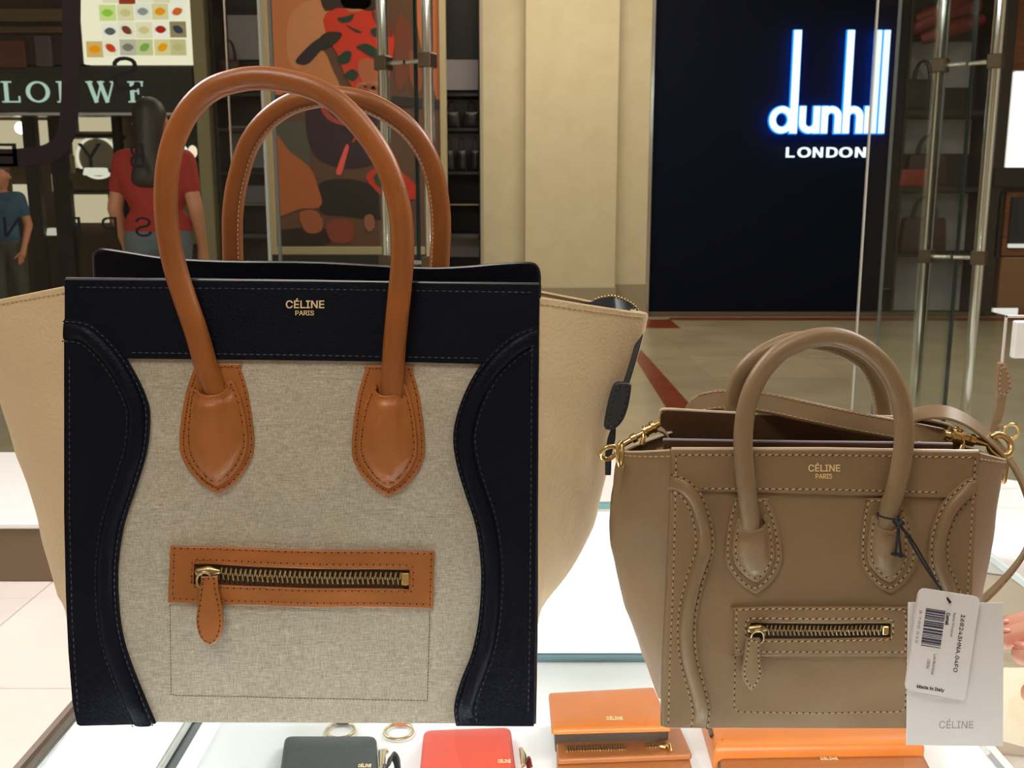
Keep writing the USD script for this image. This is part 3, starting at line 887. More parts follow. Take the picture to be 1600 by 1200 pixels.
for x, y, c1, c2, rot in cells:
    a, b = at_y(x - 12, y + 12.5, LBY - .004), at_y(x + 12, y - 12.5, LBY - .004)
    pic = part(lb, 'picture', box(a[0], b[0], LBY - .004, LBY + .001, a[2], b[2]), tint(*c1), False)
    w, h = (b[0] - a[0]), (b[2] - a[2]); c = np.array([(a[0] + b[0]) / 2, 0, (a[2] + b[2]) / 2]); r = math.radians(rot)
    o = rounded(np.array([(-.36 * w, -.24 * h), (.36 * w, -.24 * h), (.36 * w, .24 * h), (-.36 * w, .24 * h)]), .06)
    o = o @ np.array([[math.cos(r), math.sin(r)], [-math.sin(r), math.cos(r)]])
    V, F = slab(o, 0, .003, b=.0005, s=.05)
    part(pic, 'printed_object', (np.c_[c[0] + V[:, 0], LBY - .004 - V[:, 2], c[2] + V[:, 1]], F), tint(*c2), False)
# brown poster and tan strip beside it
bp = thing('wall_panel', 'brown and plum coloured wall panel left of the lightbox', 'panel', tuple(at_y(50, 100, FAR)))
p, q = at_y(-60, 102, FAR), at_y(126, -80, FAR)
part(bp, 'board', box(p[0], q[0], FAR, FAR + .05, p[2], q[2], .004), plain('plum_board', srgb(58, 40, 42), .5), False)
for (l, r, yt, yb, c) in ((-60, 98, 14, 34, (104, 90, 62)), (-60, 96, 42, 52, (92, 72, 52)), (-60, 38, 64, 106, (104, 52, 50)), (58, 78, 56, 104, (92, 82, 92)), (130, 146, -80, 62, (110, 58, 40))):
    p, q = at_y(l, yb, FAR - .03), at_y(r, yt, FAR - .03)
    part(bp, 'strip', box(p[0], q[0], FAR - .05, FAR - .001, p[2], q[2], .004), plain('strip_%02d' % fresh(), srgb(*c), .5), False)
# small lamp, glass domes and boxes in the lit shop
lamp = thing('spot_lamp', 'small bright spot lamp inside the lit shop, far left', 'lamp', tuple(at_y(33, 200, BK - .3)))
c = at_y(33, 200, BK - .3)
sph = trimesh.creation.icosphere(2, .065); part(lamp, 'bulb', (np.array(sph.vertices) + c, np.array(sph.faces)), LAMP, True)
part(lamp, 'stem', tube(np.array([c + [0, .02, .06], c + [0, .02, .55]]), .012, 8), DARK, 60)
fr = thing('round_mirror', 'round mirror with a pale glowing rim in the lit shop niche', 'mirror', tuple(at_y(152, 245, BK - .15)))
c = at_y(152, 246, BK - .15); an = np.linspace(0, 2 * np.pi, 41)[:-1]
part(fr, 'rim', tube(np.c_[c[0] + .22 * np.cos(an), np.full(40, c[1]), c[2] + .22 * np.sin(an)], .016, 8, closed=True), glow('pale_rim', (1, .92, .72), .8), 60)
dsk = trimesh.creation.cylinder(.205, .01, sections=40); v = np.array(dsk.vertices)
part(fr, 'glass', (np.c_[v[:, 0] + c[0], v[:, 2] + c[1] + .01, v[:, 1] + c[2]], np.array(dsk.faces)), plain('mirror_glass', (.45, .38, .26), .3), False)
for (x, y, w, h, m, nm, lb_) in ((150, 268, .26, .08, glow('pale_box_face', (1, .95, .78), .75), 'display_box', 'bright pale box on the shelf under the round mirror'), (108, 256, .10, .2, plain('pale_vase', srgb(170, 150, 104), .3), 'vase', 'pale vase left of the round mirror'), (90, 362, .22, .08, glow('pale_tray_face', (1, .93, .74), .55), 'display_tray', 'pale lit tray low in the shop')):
    c = at_y(x, y, BK - .34)
    o = rounded(np.array([(-w / 2, -h / 2), (w / 2, -h / 2), (w * .42, h / 2), (-w * .42, h / 2)]), min(w, h) * .2)
    V, F = slab(o, -.05, .05, b=.01, s=.05, back=True)
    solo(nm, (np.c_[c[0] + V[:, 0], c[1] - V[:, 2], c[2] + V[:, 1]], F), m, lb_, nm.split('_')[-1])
c = at_y(295, 300, BK - .2)
tb = thing('lidded_box', 'cream box with a teal lid in the shop left of the handle', 'box', tuple(c))
p, q = at_y(281, 380, BK - .2), at_y(311, 318, BK - .2)
part(tb, 'body', box(p[0], q[0], BK - .32, BK - .08, p[2], q[2], .006), plain('cream_box', srgb(176, 160, 116), .6), False)
p, q = at_y(279, 318, BK - .2), at_y(312, 298, BK - .2)
part(tb, 'lid', box(p[0], q[0], BK - .33, BK - .07, p[2] + .012, q[2], .01), plain('teal_lid', srgb(64, 116, 124), .5), False)
part(tb, 'orange_band', box(p[0] - .003, q[0] + .003, BK - .334, BK - .066, p[2] + .002, p[2] + .012), plain('orange_band', srgb(190, 90, 50), .5), False)
c = at_y(294, 240, BK - .3)
gl_ = thing('glass_ornament', 'small sparkling teal ornament in the shop left of the handle', 'ornament', tuple(c))
part(gl_, 'dish', tube(np.array([c + [0, 0, -.09], c + [0, 0, -.07], c + [0, 0, -.05]]), [.10, .13, .14], 14), plain('teal_dish', srgb(50, 110, 120), .2), 60)
for k, dx in enumerate((-.05, .05)):
    sph = trimesh.creation.icosphere(1, .05)
    part(gl_, 'crystal', (np.array(sph.vertices) * [1, 1, 1.4] + c + [dx, 0, .02], np.array(sph.faces)), glow('crystal_%d' % k, ((.75, 1, .95), (1, .78, .55))[k], 1.1), False)

# ---- wood lined shop at the far right
rw = thing('wall_shop', 'orange wood lined shop with a dark counter, far right', 'shop front', (FX(1650), FAR, 0), kind='structure')
part(rw, 'wood_wall', box(FX(1556), FX(1900), FAR + .3, FAR + .4, 0, 4.5), WOOD, False)
part(rw, 'dark_post', box(FX(1546), FX(1562), FAR - .05, FAR + .4, 0, 4.5, .004), plain('brown_black_post', (.03, .022, .016), .5), False)
p, q = at_y(1546, 292, FAR), at_y(1900, 262, FAR)
part(rw, 'dark_rail', box(p[0], q[0], FAR - .1, FAR + .3, p[2], q[2], .006), DARK, False)
p, q = at_y(1548, 402, FAR), at_y(1566, 300, FAR)
part(rw, 'dark_panel', box(p[0], q[0], FAR - .05, FAR + .05, p[2], q[2], .004), DARK, False)
p, q = at_y(1566, 400, FAR), at_y(1900, 300, FAR)
part(rw, 'cabinet_frame', box(p[0], q[0], FAR + .02, FAR + .10, p[2], q[2], .004), WOOD, False)
p, q = at_y(1574, 388, FAR), at_y(1900, 308, FAR)
part(rw, 'cabinet_recess', box(p[0], q[0], FAR - .02, FAR + .04, p[2], q[2], .004), plain('night_blue_recess', (.010, .016, .022), .5), False)
p, q = at_y(1575, 387, FAR - .02), at_y(1900, 381, FAR - .02)
part(rw, 'lit_shelf', box(p[0], q[0], FAR - .06, FAR - .005, p[2], q[2], .002), glow('lit_shelf_edge', (1, .93, .84), .8), False)
p, q = at_y(1556, 484, FAR), at_y(1900, 402, FAR)
part(rw, 'lower_front', box(p[0], q[0], FAR - .02, FAR + .25, 0, q[2], .006), plain('tan_counter_front', srgb(150, 112, 78), .5), False)
p, q = at_y(1586, 264, FAR), at_y(1640, 108, FAR)
ll = thing('light_column', 'tall bright white light panel at the right edge', 'lamp', tuple(at_y(1600, 264, FAR)))
part(ll, 'lit_face', box(p[0], q[0], FAR + .16, FAR + .19, p[2], q[2], .006), glow('white_light_panel', (1, .96, .92), 1.6), False)
part(ll, 'housing', box(p[0] - .02, q[0] + .02, FAR + .192, FAR + .28, p[2] - .02, q[2] + .02, .006), STEEL, False)

# ---- glass shop front: two fixed panes, two open door leaves
GT = .012


def upright(px0, py0, name, parent, Y=SF, w=.012, material=None):
    x = at_y(px0, py0, Y)[0]
    return part(parent, name, box(x - w / 2, x + w / 2, Y - .008, Y + .008, .002, 2.99, .002), material or PALE_EDGE, False)


w1 = thing('window_1', 'fixed glass pane on the left with dark mirrored lettering', 'window', (-2.4, SF, 0), kind='structure')
xw = at_y(414, 200, SF)[0]
part(w1, 'pane', box(-3.98, xw - .008, SF - GT / 2, SF + GT / 2, .004, 2.98), GLASS, False)
part(w1, 'glass_edge', box(xw - .008, xw + .004, SF - .008, SF + .008, .002, 2.985, .002), PALE_EDGE, False)
part(w1, 'floor_channel', box(-3.98, xw, SF - .02, SF + .02, 0, .03, .003), STEEL, False)


def vinyl(ch, l, r, yt, yb, mirrored=True):
    Y = SF - GT / 2 - .0006
    p, q = at_y(l, yb, Y), at_y(r, yt, Y)
    V, F = fit_text(ch, q[0] if mirrored else p[0], p[0] if mirrored else q[0], p[2], q[2], 0, .0005)
    return part(w1, 'vinyl_letter', (np.c_[V[:, 0], Y - V[:, 2], V[:, 1]], F), VINYL, False)


vinyl('S', 177, 215, 88, 142)
vinyl('B', 204, 224, 225, 262); vinyl('Y', 124, 158, 224, 262); vinyl('E', -4, 25, 224, 260)
for ch, l, r in (('S', 212, 236), ('P', 160, 182), ('R', 103, 125), ('I', 64, 67), ('N', 7, 33), ('G', -44, -16)):
    vinyl(ch, l, r, 339, 370)
q = spline([at_y(x, y, SF)[[0, 2]] for x, y in ((113, -120), (113, 0), (112, 100), (110, 170), (102, 215), (80, 238), (40, 246), (0, 247), (-40, 240), (-80, 200), (-86, 100), (-86, -120))], 8)
V, F = extrude(sg.LineString(q).buffer(.034, cap_style=2), .0005)
part(w1, 'vinyl_letter', (np.c_[V[:, 0], SF - GT / 2 - .0006 - V[:, 2], V[:, 1]], F), plain('plum_vinyl', (.009, .005, .006), .7, specular_ior_level=.1), False, label='very large curved dark letter')

w2 = thing('window_2', 'fixed clear glass pane on the right', 'window', (2.6, SF, 0), kind='structure')
xr = at_y(1352, 300, SF)[0]
part(w2, 'pane', box(xr + .008, 3.98, SF - GT / 2, SF + GT / 2, .004, 2.98), GLASS, False)
part(w2, 'glass_edge', box(xr - .002, xr + .004, SF - .008, SF + .008, .002, 2.985, .002), plain('bright_glass_edge', (.45, .45, .41), .2), False)
part(w2, 'floor_channel', box(xr, 3.98, SF - .02, SF + .02, 0, .03, .003), STEEL, False)
cb = solo('steel_cable', tube(np.array([[at_y(356, 120, SF - .3)[0], SF - .3, 2.99], [at_y(356, 120, SF - .3)[0], SF - .3, .0]]), .004, 8), STEEL, 'thin vertical steel cable before the left pane', 'cable')


def door_leaf(name, label, hinge, free, edge_mat, handle_y, sep, z0, z1):
    h, f = np.array([*hinge, 0.]), np.array([*free, 0.])
    d = (f - h) / np.linalg.norm(f - h); n = np.array([d[1], -d[0], 0]); L = np.linalg.norm(f - h)
    t = thing(name, label, 'door', tuple(h), kind='structure')
    R = np.array([d, n, [0, 0, 1]])
    place = lambda m: (m[0] @ R + h, m[1])
    part(t, 'glass_leaf', place(box(0, L - .012, -GT / 2, GT / 2, .012, 2.97)), GLASS, False)
    part(t, 'glass_edge', place(box(L - .012, L, -.0095, .0095, .012, 2.97, .002)), edge_mat, False)
    part(t, 'hinge_edge', place(box(-.004, .004, -GT / 2, GT / 2, .012, 2.97)), plain('hinge_glass_edge_%d' % fresh(), (.10, .11, .10), .3), False)
    part(t, 'floor_pivot', place(box(-.02, .10, -.02, .02, .0, .05, .003)), STEEL, False)
    for s in (-1, 1):
        hd = part(t, 'pull_handle', place(tube(np.array([[L - .10, s * sep, z0], [L - .10, s * sep, z1]]), .026, 20)), CHROME, 60)
        for y in handle_y:
            z = at_y(800, y, f[1])[2]
            part(hd, 'clamp', place(box(L - .135, L - .065, s * sep - .032, s * sep + .032, z - .032, z + .032, .004)), BRONZE, False)
            a, b = sorted((s * (sep - .032), s * GT / 2))
            part(hd, 'standoff', place(tube(np.array([[L - .10, a, z], [L - .10, b, z]]), .010, 12)), STEEL, 60)
    return t


FY = 4.85
fxl = at_y(652, 200, FY)[0]; hxl = xw + .03
door_leaf('door_1', 'open glass door leaf on the left with tall tube handles', (hxl, SF + .03), (fxl, FY), GLASS_EDGE, (101, 408), .118, .30, 2.9)
fxr = at_y(1508, 250, FY)[0]; hxr = at_y(1392, 250, SF + .02)[0]
door_leaf('door_2', 'open glass door leaf on the right with tall tube handles', (hxr, SF + .03), (fxr, FY), GLASS_EDGE, (103, 400), .118, .12, 2.9)


# ---- people beyond the glass
def figure(name, label, x, Y, height, facing, top_m, low_m, hair_m, low_len, arms='down', long_hair=True):
    s = height / 1.70
    t = thing(name, label, 'person', (x, Y, 0))
    P = lambda a, b, c: np.array([x + a * s * facing, Y + b * s * facing, c * s])
    B = {'head': (P(0, 0, 1.59), .095 * s), 'crown': (P(0, .02, 1.62), .09 * s), 'jaw': (P(0, -.035, 1.52), .055 * s), 'neck': (P(0, .01, 1.45), .05 * s), 'neck2': (P(0, .01, 1.40), .055 * s),
         'sl': (P(-.17, 0, 1.37), .055 * s), 'sr': (P(.17, 0, 1.37), .055 * s), 'chest': (P(0, -.01, 1.26), .12 * s), 'cl': (P(-.09, 0, 1.25), .11 * s), 'cr': (P(.09, 0, 1.25), .11 * s),
         'waist': (P(0, 0, 1.08), .11 * s), 'hipl': (P(-.085, .01, .93), .105 * s), 'hipr': (P(.085, .01, .93), .105 * s),
         'kl': (P(-.09, -.02, .50), .058 * s), 'kr': (P(.10, .04, .50), .058 * s), 'al': (P(-.09, .02, .09), .038 * s), 'ar': (P(.11, .10, .09), .038 * s), 'tl': (P(-.09, -.12, .035), .032 * s), 'tr': (P(.11, -.04, .035), .032 * s),
         'el': (P(-.23, .02, 1.10), .042 * s), 'er': (P(.24, .02, 1.10), .042 * s), 'wl': (P(-.22, -.10, .88), .029 * s), 'wr': (P(.23, -.10, .88), .029 * s), 'hl': (P(-.21, -.13, .80), .034 * s), 'hr': (P(.22, -.13, .80), .034 * s)}
    links = [('head', 'crown'), ('head', 'jaw'), ('head', 'neck'), ('neck', 'neck2'), ('neck2', 'sl'), ('neck2', 'sr'), ('sl', 'cl'), ('sr', 'cr'), ('cl', 'cr'), ('cl', 'waist'), ('cr', 'waist'), ('sl', 'sr'), ('waist', 'hipl'), ('waist', 'hipr'), ('hipl', 'hipr'),
             ('hipl', 'kl'), ('hipr', 'kr'), ('kl', 'al'), ('kr', 'ar'), ('al', 'tl'), ('ar', 'tr'), ('sl', 'el'), ('sr', 'er'), ('el', 'wl'), ('er', 'wr'), ('wl', 'hl'), ('wr', 'hr')]
    hands = []
    for sd in (-1, 1):
        for k, o in enumerate((-.028, -.010, .010, .026)):
            a = P(sd * .215 + o * .3, -.14 + o, .79); hands.append(m3.Manifold.batch_hull([m3.Manifold.sphere(.010 * s, 8).translate(tuple(a)), m3.Manifold.sphere(.008 * s, 8).translate(tuple(a + np.array([0, -.01, -.075 * s]) + [0, 0, .008 * k]))]))
        a = P(sd * .205, -.16, .82); hands.append(m3.Manifold.batch_hull([m3.Manifold.sphere(.011 * s, 8).translate(tuple(a)), m3.Manifold.sphere(.009 * s, 8).translate(tuple(a + np.array([-sd * .03, -.03, -.04]) * s))]))
    face = [m3.Manifold.sphere(.016 * s, 8).translate(tuple(P(0, -.098, 1.575))), m3.Manifold.sphere(.018 * s, 8).translate(tuple(P(-.095, .01, 1.58))), m3.Manifold.sphere(.018 * s, 8).translate(tuple(P(.095, .01, 1.58)))]
    body = part(t, 'body', fused(hull_chain(B, links, 12) + hands + face, .03, 4), SKIN, True)
    for dx in (-.034, .034):
        e = trimesh.creation.icosphere(1, .011 * s); part(body, 'eye', (np.array(e.vertices) + P(dx, -.088, 1.60), np.array(e.faces)), plain('eye_dark_%d' % fresh(), (.03, .02, .02), .3), True)
    part(body, 'mouth', tube(np.array([P(-.022, -.086, 1.533), P(0, -.092, 1.531), P(.022, -.086, 1.533)]), .005 * s, 6), plain('lips_%d' % fresh(), srgb(160, 80, 70), .5), True)
    g = lambda k, e: (B[k][0], B[k][1] + e * s)
    T = {k: g(k, .016) for k in ('neck2', 'sl', 'sr', 'cl', 'cr', 'waist', 'hipl', 'hipr', 'el', 'er')}
    T['el'] = (T['sl'][0] * .45 + B['el'][0] * .55, .058 * s); T['er'] = (T['sr'][0] * .45 + B['er'][0] * .55, .058 * s)
    T['hipl'] = (P(-.075, .0, 1.0), .122 * s); T['hipr'] = (P(.075, .0, 1.0), .122 * s)
    part(t, 'top', fused(hull_chain(T, [('sl', 'sr'), ('sl', 'cl'), ('sr', 'cr'), ('cl', 'cr'), ('cl', 'waist'), ('cr', 'waist'), ('waist', 'hipl'), ('waist', 'hipr'), ('hipl', 'hipr'), ('sl', 'el'), ('sr', 'er')], 12), .03, 4), top_m, True)
    lg = {'hipl': g('hipl', .012), 'hipr': g('hipr', .012)}
    for a, h_, k_ in (('l', 'hipl', 'kl'), ('r', 'hipr', 'kr')):
        if low_len < .9:
            lg['e' + a] = (B[h_][0] * (1 - low_len) + B[k_][0] * low_len, .088 * s)
        else:
            lg['e' + a] = (B[k_][0], .074 * s); lg['f' + a] = (B['a' + a][0] + [0, 0, .02], .055 * s)
    lk = [('hipl', 'hipr'), ('hipl', 'el'), ('hipr', 'er')] + ([('el', 'fl'), ('er', 'fr')] if low_len >= .9 else [])
    part(t, 'shorts' if low_len < .9 else 'trousers', fused(hull_chain(lg, lk, 12), .03, 3), low_m, True)
    hr = {'c': (P(0, .03, 1.635), .098 * s), 'b': (P(0, .06, 1.56), .085 * s), 'n': (P(0, .085, 1.42), .07 * s), 'm': (P(-.05, .10, 1.27), .055 * s), 'q': (P(.05, .10, 1.27), .055 * s)}
    part(t, 'hair', fused(hull_chain(hr, [('c', 'b'), ('b', 'n')] + ([('n', 'm'), ('n', 'q'), ('m', 'q')] if long_hair else []), 12), .03, 3), hair_m, True)
    for sd, k in ((-1, 'l'), (1, 'r')):
        c = B['t' + k][0]; part(t, 'shoe', box(c[0] - .045 * s, c[0] + .045 * s, c[1] - .06, c[1] + .18 * s, .001, .075 * s, .02), DARK, 50)
    return t


figure('person', 'person in a red top and denim shorts walking past outside', at_y(244, 300, 5.8)[0], 5.8, 1.68, -1, RED_CLOTH, DENIM, HAIR, .42)
figure('person', 'dark haired person in a blue top at the left edge outside', at_y(2, 300, 8.6)[0], 8.6, 1.42, 1, BLUE_CLOTH, DARK_GREY, plain('brown_hair', srgb(86, 52, 34), .6), 1.0)

# ---- low white platform on the left and white round pouf on the right
PZ_ = .19
pf = thing('display_platform', 'long low white topped platform with a taupe side, left', 'platform', (-1.3, 3.25, 0))
part(pf, 'side_panel', box(-3.5, .55, 2.87, 3.70, 0, PZ_ - .02, .004), TAUPE_PLINTH, False)
part(pf, 'white_top', box(-3.51, .56, 2.86, 3.71, PZ_ - .019, PZ_, .004), WHITE, False)
pz = thing('round_pouf', 'round white topped pouf with a cream side, far right', 'pouf', (1.10, 2.2, 0))
prof = np.array([(0, .45), (.27, .45), (.295, .445), (.308, .43), (.31, .41), (.31, .40)])
m = trimesh.creation.revolve(np.vstack([[(0, .40)], [(.31, .40)], prof[::-1][1:]]), sections=64); part(pz, 'white_cushion', (np.array(m.vertices) + [1.10, 2.2, 0], np.array(m.faces)), WHITE, 40)
m = trimesh.creation.revolve(np.array([(0, 0), (.296, 0), (.30, .01), (.305, .395), (0, .398)]), sections=64); part(pz, 'side', (np.array(m.vertices) + [1.10, 2.2, 0], np.array(m.faces)), CREAM_PAINT, 40)

# ------------------------------------------------------------------ the big tote
TABLE = 0.78
YF = at_z(800, 1130, TABLE)[1]
_w = lambda x: np.clip(x, 0, 1)


def big_bulge(u, v):
    u, v = np.asarray(u, float), np.asarray(v, float)
    e = np.maximum(1 - (u / .165) ** 2, 0) * np.sin(np.pi * np.clip(v / .315, 0, 1)) * .006
    lump = (meshkit.fbm(np.stack([u * 16 + 3, v * 13 + 7, 0 * u], -1), 3, 5) - .5) * .007
    mask = _w((.105 - np.abs(u)) / .03) * _w((.262 - v) / .03) * _w(v / .03)
    return e + lump * mask


BX = .5 * (at_z(124, 1130, TABLE)[0] + at_z(834, 1130, TABLE)[0])
PB = Panel((BX, YF, TABLE), math.radians(8.0), bulge=big_bulge)
tote = thing('tote_bag', 'big tote with linen front, navy leather edges and cream side wings', 'handbag', (BX, YF + .08, TABLE))


def sheet(bag, P, name, px, w0, w1, material, parent=None, hole=None, label=None, wref=0.0, **k):
    ext = P.uvs(px, wref)
    hs = [P.uvs(h, wref) for h in (hole or [])]
    return part(parent or bag, name, P.put(slab(ext, w0, w1, holes=hs, **k)), material, 40, label=label)


def sewn(parent, P, px, w, material, closed=False, wref=None, uv=False, **k):
    q = np.asarray(px, float) if uv else P.uvs(px, w if wref is None else wref)
    q = np.c_[q, np.full(len(q), w)]
    return sew(parent, P, q, material, closed=closed, **k)


# front sheet, waist band, side panels
L_EDGE = [(104, 437), (104, 600), (104, 800), (107, 930), (111, 1020), (117, 1095), (124, 1128)]
R_EDGE = [(834, 1132), (835, 1080), (837, 950), (838, 800), (840, 600), (842, 445)]
front_px = L_EDGE + [(129, 1131), (245, 1128), (480, 1129), (715, 1130), (828, 1134)] + R_EDGE
linen = sheet(tote, PB, 'linen_panel', front_px, -.002, .001, LINEN, s=.005, label='pale beige linen front panel')
band = sheet(tote, PB, 'top_band', [(104, 437), (104, 559), (400, 562), (620, 565), (841, 571), (842, 445), (480, 440)], .001, .0035, NAVY, s=.006, label='navy leather top band')
sewn(band, PB, [(122, 449), (480, 452), (832, 457)], .0035, NAVY_STITCH)
sewn(band, PB, [(205, 551), (480, 555), (748, 560)], .0035, NAVY_STITCH)
part(band, 'edge_binding', PB.put(tube(np.c_[PB.uvs([(104, 437), (300, 438), (480, 440), (660, 443), (842, 445)], .001), np.full(5, .001)], .0016, 8)), NAVY_EDGE)
# gold stamped maker's name
q = [PB.uv(x, y, .004) for x, y in ((447, 482), (507, 466), (462, 493), (491, 485))]
stamp = part(band, 'stamped_name', PB.put(fit_text('CÉLINE', q[0][0], q[1][0], q[0][1], q[1][1], .0033, .0039, True)), GOLD_FOIL, False, label='gold stamped lettering')
part(band, 'stamped_city', PB.put(fit_text('PARIS', q[2][0], q[3][0], q[2][1], q[3][1], .0033, .0039, True)), GOLD_FOIL, False, label='gold stamped lettering')

left_curve = [(104, 499), (126, 501), (150, 508), (185, 541), (213, 580), (234, 625), (238, 655), (234, 702), (220, 751), (205, 795), (195, 830), (188, 885), (189, 945), (196, 995), (210, 1040), (226, 1081), (245, 1128)]
right_curve = [(841, 509), (820, 515), (796, 527), (761, 558), (736, 594), (717, 639), (709, 681), (714, 723), (727, 768), (740, 806), (747, 838), (752, 890), (750, 945), (744, 990), (735, 1025), (721, 1060), (710, 1100), (713, 1131)]


def side_panel(bag, P, curve, edge, ridge, w, mats, rad, flat, stitch_edge, thread):
    """A side panel with its rolled ridge along the curve."""
    c = spline(np.array(curve, float), 5)
    ext = np.vstack([c, np.array(edge, float)])
    p = part(bag, 'side_panel', P.put(slab(P.uvs(ext), .001, w, s=.005)), mats, 40)
    uv = resample(P.uvs(c), .004)
    t = np.gradient(uv, axis=0); t /= np.linalg.norm(t, axis=1, keepdims=True)
    nrm = np.stack([-t[:, 1], t[:, 0]], 1)
    mid = P.uvs([edge[len(edge) // 2]])[0]
    if np.dot((mid - uv[len(uv) // 2]), nrm[len(uv) // 2]) < 0:
        nrm = -nrm
    ctr = uv + nrm * ridge
    prof = np.linspace(-1, 1, 13)
    g = np.zeros((len(ctr), 13, 3))
    end = np.clip(np.minimum(np.arange(len(ctr)), np.arange(len(ctr))[::-1]) / 4.0, .25, 1)
    wr = (meshkit.noise(np.stack([np.arange(len(ctr)) * .55, np.zeros(len(ctr)), np.zeros(len(ctr))], -1), 3) - .5) * .0003
    for k, x in enumerate(prof):
        g[:, k, :2] = ctr + nrm * (x * rad)
        g[:, k, 2] = w - .0006 + (flat * np.sqrt(max(1 - x * x, 0)) + wr * (1 - x * x)) * end
    lim = P.uvs(ext); g[..., 0] = np.clip(g[..., 0], lim[:, 0].min() + .0006, lim[:, 0].max() - .0006)
    V, F = loft(g)
    pv = P.put((V, F))
    nn = np.cross(pv[0][F[:, 1]] - pv[0][F[:, 0]], pv[0][F[:, 2]] - pv[0][F[:, 0]]).sum(0)
    if np.dot(nn, P.N) < 0:
        pv = (pv[0], F[:, ::-1])
    part(p, 'piped_ridge', pv, mats, 60)
    inside = lambda q: q[(q[:, 0] > lim[:, 0].min() + .0016) & (q[:, 0] < lim[:, 0].max() - .0016)]
    zz = inside(np.c_[ctr + nrm * (rad + .0013), np.full(len(ctr), w)])
    sew(p, P, zz, thread)
    zz = inside(np.c_[uv + nrm * .0016, np.full(len(ctr), w)])
    sew(p, P, zz, thread)
    e = P.uvs(stitch_edge)
    sew(p, P, np.c_[e, np.full(len(e), w)], thread)
    return p


side_panel(tote, PB, left_curve, [(129, 1131), (124, 1128), (117, 1095), (111, 1020), (107, 930), (104, 800), (104, 600)], .0082, .0045, NAVY, .0058, .0048, [(113, 560), (113, 800), (117, 960), (126, 1110)], NAVY_STITCH)
side_panel(tote, PB, right_curve, [(828, 1134), (834, 1132), (835, 1080), (837, 950), (838, 800), (840, 600)], .0082, .0045, NAVY, .0058, .0048, [(831, 540), (829, 800), (828, 960), (825, 1110)], NAVY_STITCH)
part(tote, 'side_binding', PB.put(tube(np.c_[PB.uvs(L_EDGE, 0), np.zeros(len(L_EDGE))], .0017, 8)), NAVY_EDGE)
part(tote, 'side_binding', PB.put(tube(np.c_[PB.uvs(R_EDGE, 0), np.zeros(len(R_EDGE))], .0017, 8)), NAVY_EDGE)


# handle tabs: a base and a pouch that swallows the end of the handle
def handle_tab(bag, P, base_px, pouch_px, notch, material, thread, top=.0032, dome=.005, inner=.0022, lift=.0085):
    b = spline(np.array(base_px, float), 4, True) if len(base_px) > 30 else np.array(base_px, float)
    t = part(bag, 'handle_tab', P.put(slab(P.uvs(b), .001, top, s=.004, b=.0008)), material, 40)
    c = np.array(pouch_px, float)
    V, F = slab(P.uvs(c, top), top - .0005, top + .0026, s=.0025, b=.0009, dome=dome, rad=.011, lip=.0032)
    n0 = P.uv(notch[0], notch[2], top)[0], P.uv(notch[1], notch[2], top)[0]; vn = P.uv(notch[0], notch[2], top)[1]
    uc, hw = (n0[0] + n0[1]) / 2, (n0[1] - n0[0]) / 2; vl = V[:, 1].min()
    k = np.clip((V[:, 1] - (vl + (vn - vl) * .25)) / ((vn - vl) * .75), 0, 1)
    V[:, 2] += np.where(V[:, 2] > top + .001, lift * k ** 1.6 * np.sqrt(np.clip(1 - ((V[:, 0] - uc) / (hw * 1.12)) ** 2, 0, 1)), 0)      # the mouth rises over the handle
    part(t, 'pouch', P.put((V, F)), material, 50)
    o = inset(P.uvs(b, top), inner)
    sew(t, P, np.c_[o, np.full(len(o), top)], thread, closed=True)
    o = inset(P.uvs(c, top), inner)
    o = np.vstack([o, o[:1]])
    keep = ~((np.abs(o[:, 0] - uc) < hw) & (o[:, 1] > vn - .006))
    i0 = int(np.argmax(~keep)); o, keep = np.roll(o[:-1], -i0, 0), np.roll(keep[:-1], -i0)
    sew(t, P, np.c_[o[keep], np.full(keep.sum(), top + .0026)], thread)
    return t


def leaf(top_l, top_r, widest, tip, n=8):
    """Tab outline: straight top, sides swelling to the widest place, then a soft point."""
    (lx, ly), (rx, ry), (wl, wr, wy), (tx, ty) = top_l, top_r, widest, tip
    left = spline([(lx, ly), (lx + (wl - lx) * .62, ly + (wy - ly) * .40), (wl, wy), (wl + (tx - wl) * .12, wy + (ty - wy) * .42), (wl + (tx - wl) * .52, wy + (ty - wy) * .80), (tx - (tx - wl) * .10, ty - (ty - wy) * .015), (tx, ty)], n)
    right = spline([(tx, ty), (tx + (wr - tx) * .10, ty - (ty - wy) * .015), (wr + (tx - wr) * .52, wy + (ty - wy) * .80), (wr + (tx - wr) * .12, wy + (ty - wy) * .42), (wr, wy), (rx + (wr - rx) * .62, ry + (wy - ry) * .40), (rx, ry)], n)
    return np.vstack([left, right[1:]])


def pouch(lx, ly, rx, ry, notch, widest, tip):
    """Pouch outline: two horns beside the notch where the handle enters."""
    o = leaf((lx, ly), (rx, ry), widest, tip)
    nl, nr, ny = notch
    return np.vstack([o, spline([(rx - 5, ry - 4), (rx - 11, ry + 2), (nr, ny - 6), (nr - 6, ny), ((nl + nr) / 2, ny + 2), (nl + 6, ny), (nl, ny - 6), (lx + 9, ly + 3), (lx + 5, ly - 3)], 3)])


handle_tab(tote, PB, leaf((309, 569), (376, 568), (285, 401, 685), (345, 768)), pouch(302, 606, 369, 597, (316, 357, 614), (295, 391, 682), (342, 757)), (316, 357, 614), TAN, TAN_STITCH)
handle_tab(tote, PB, leaf((575, 571), (643, 571), (552, 665, 695), (610, 772)), pouch(583, 602, 636, 602, (590, 627, 615), (562, 653, 692), (609, 760)), (590, 627, 615), TAN, TAN_STITCH)


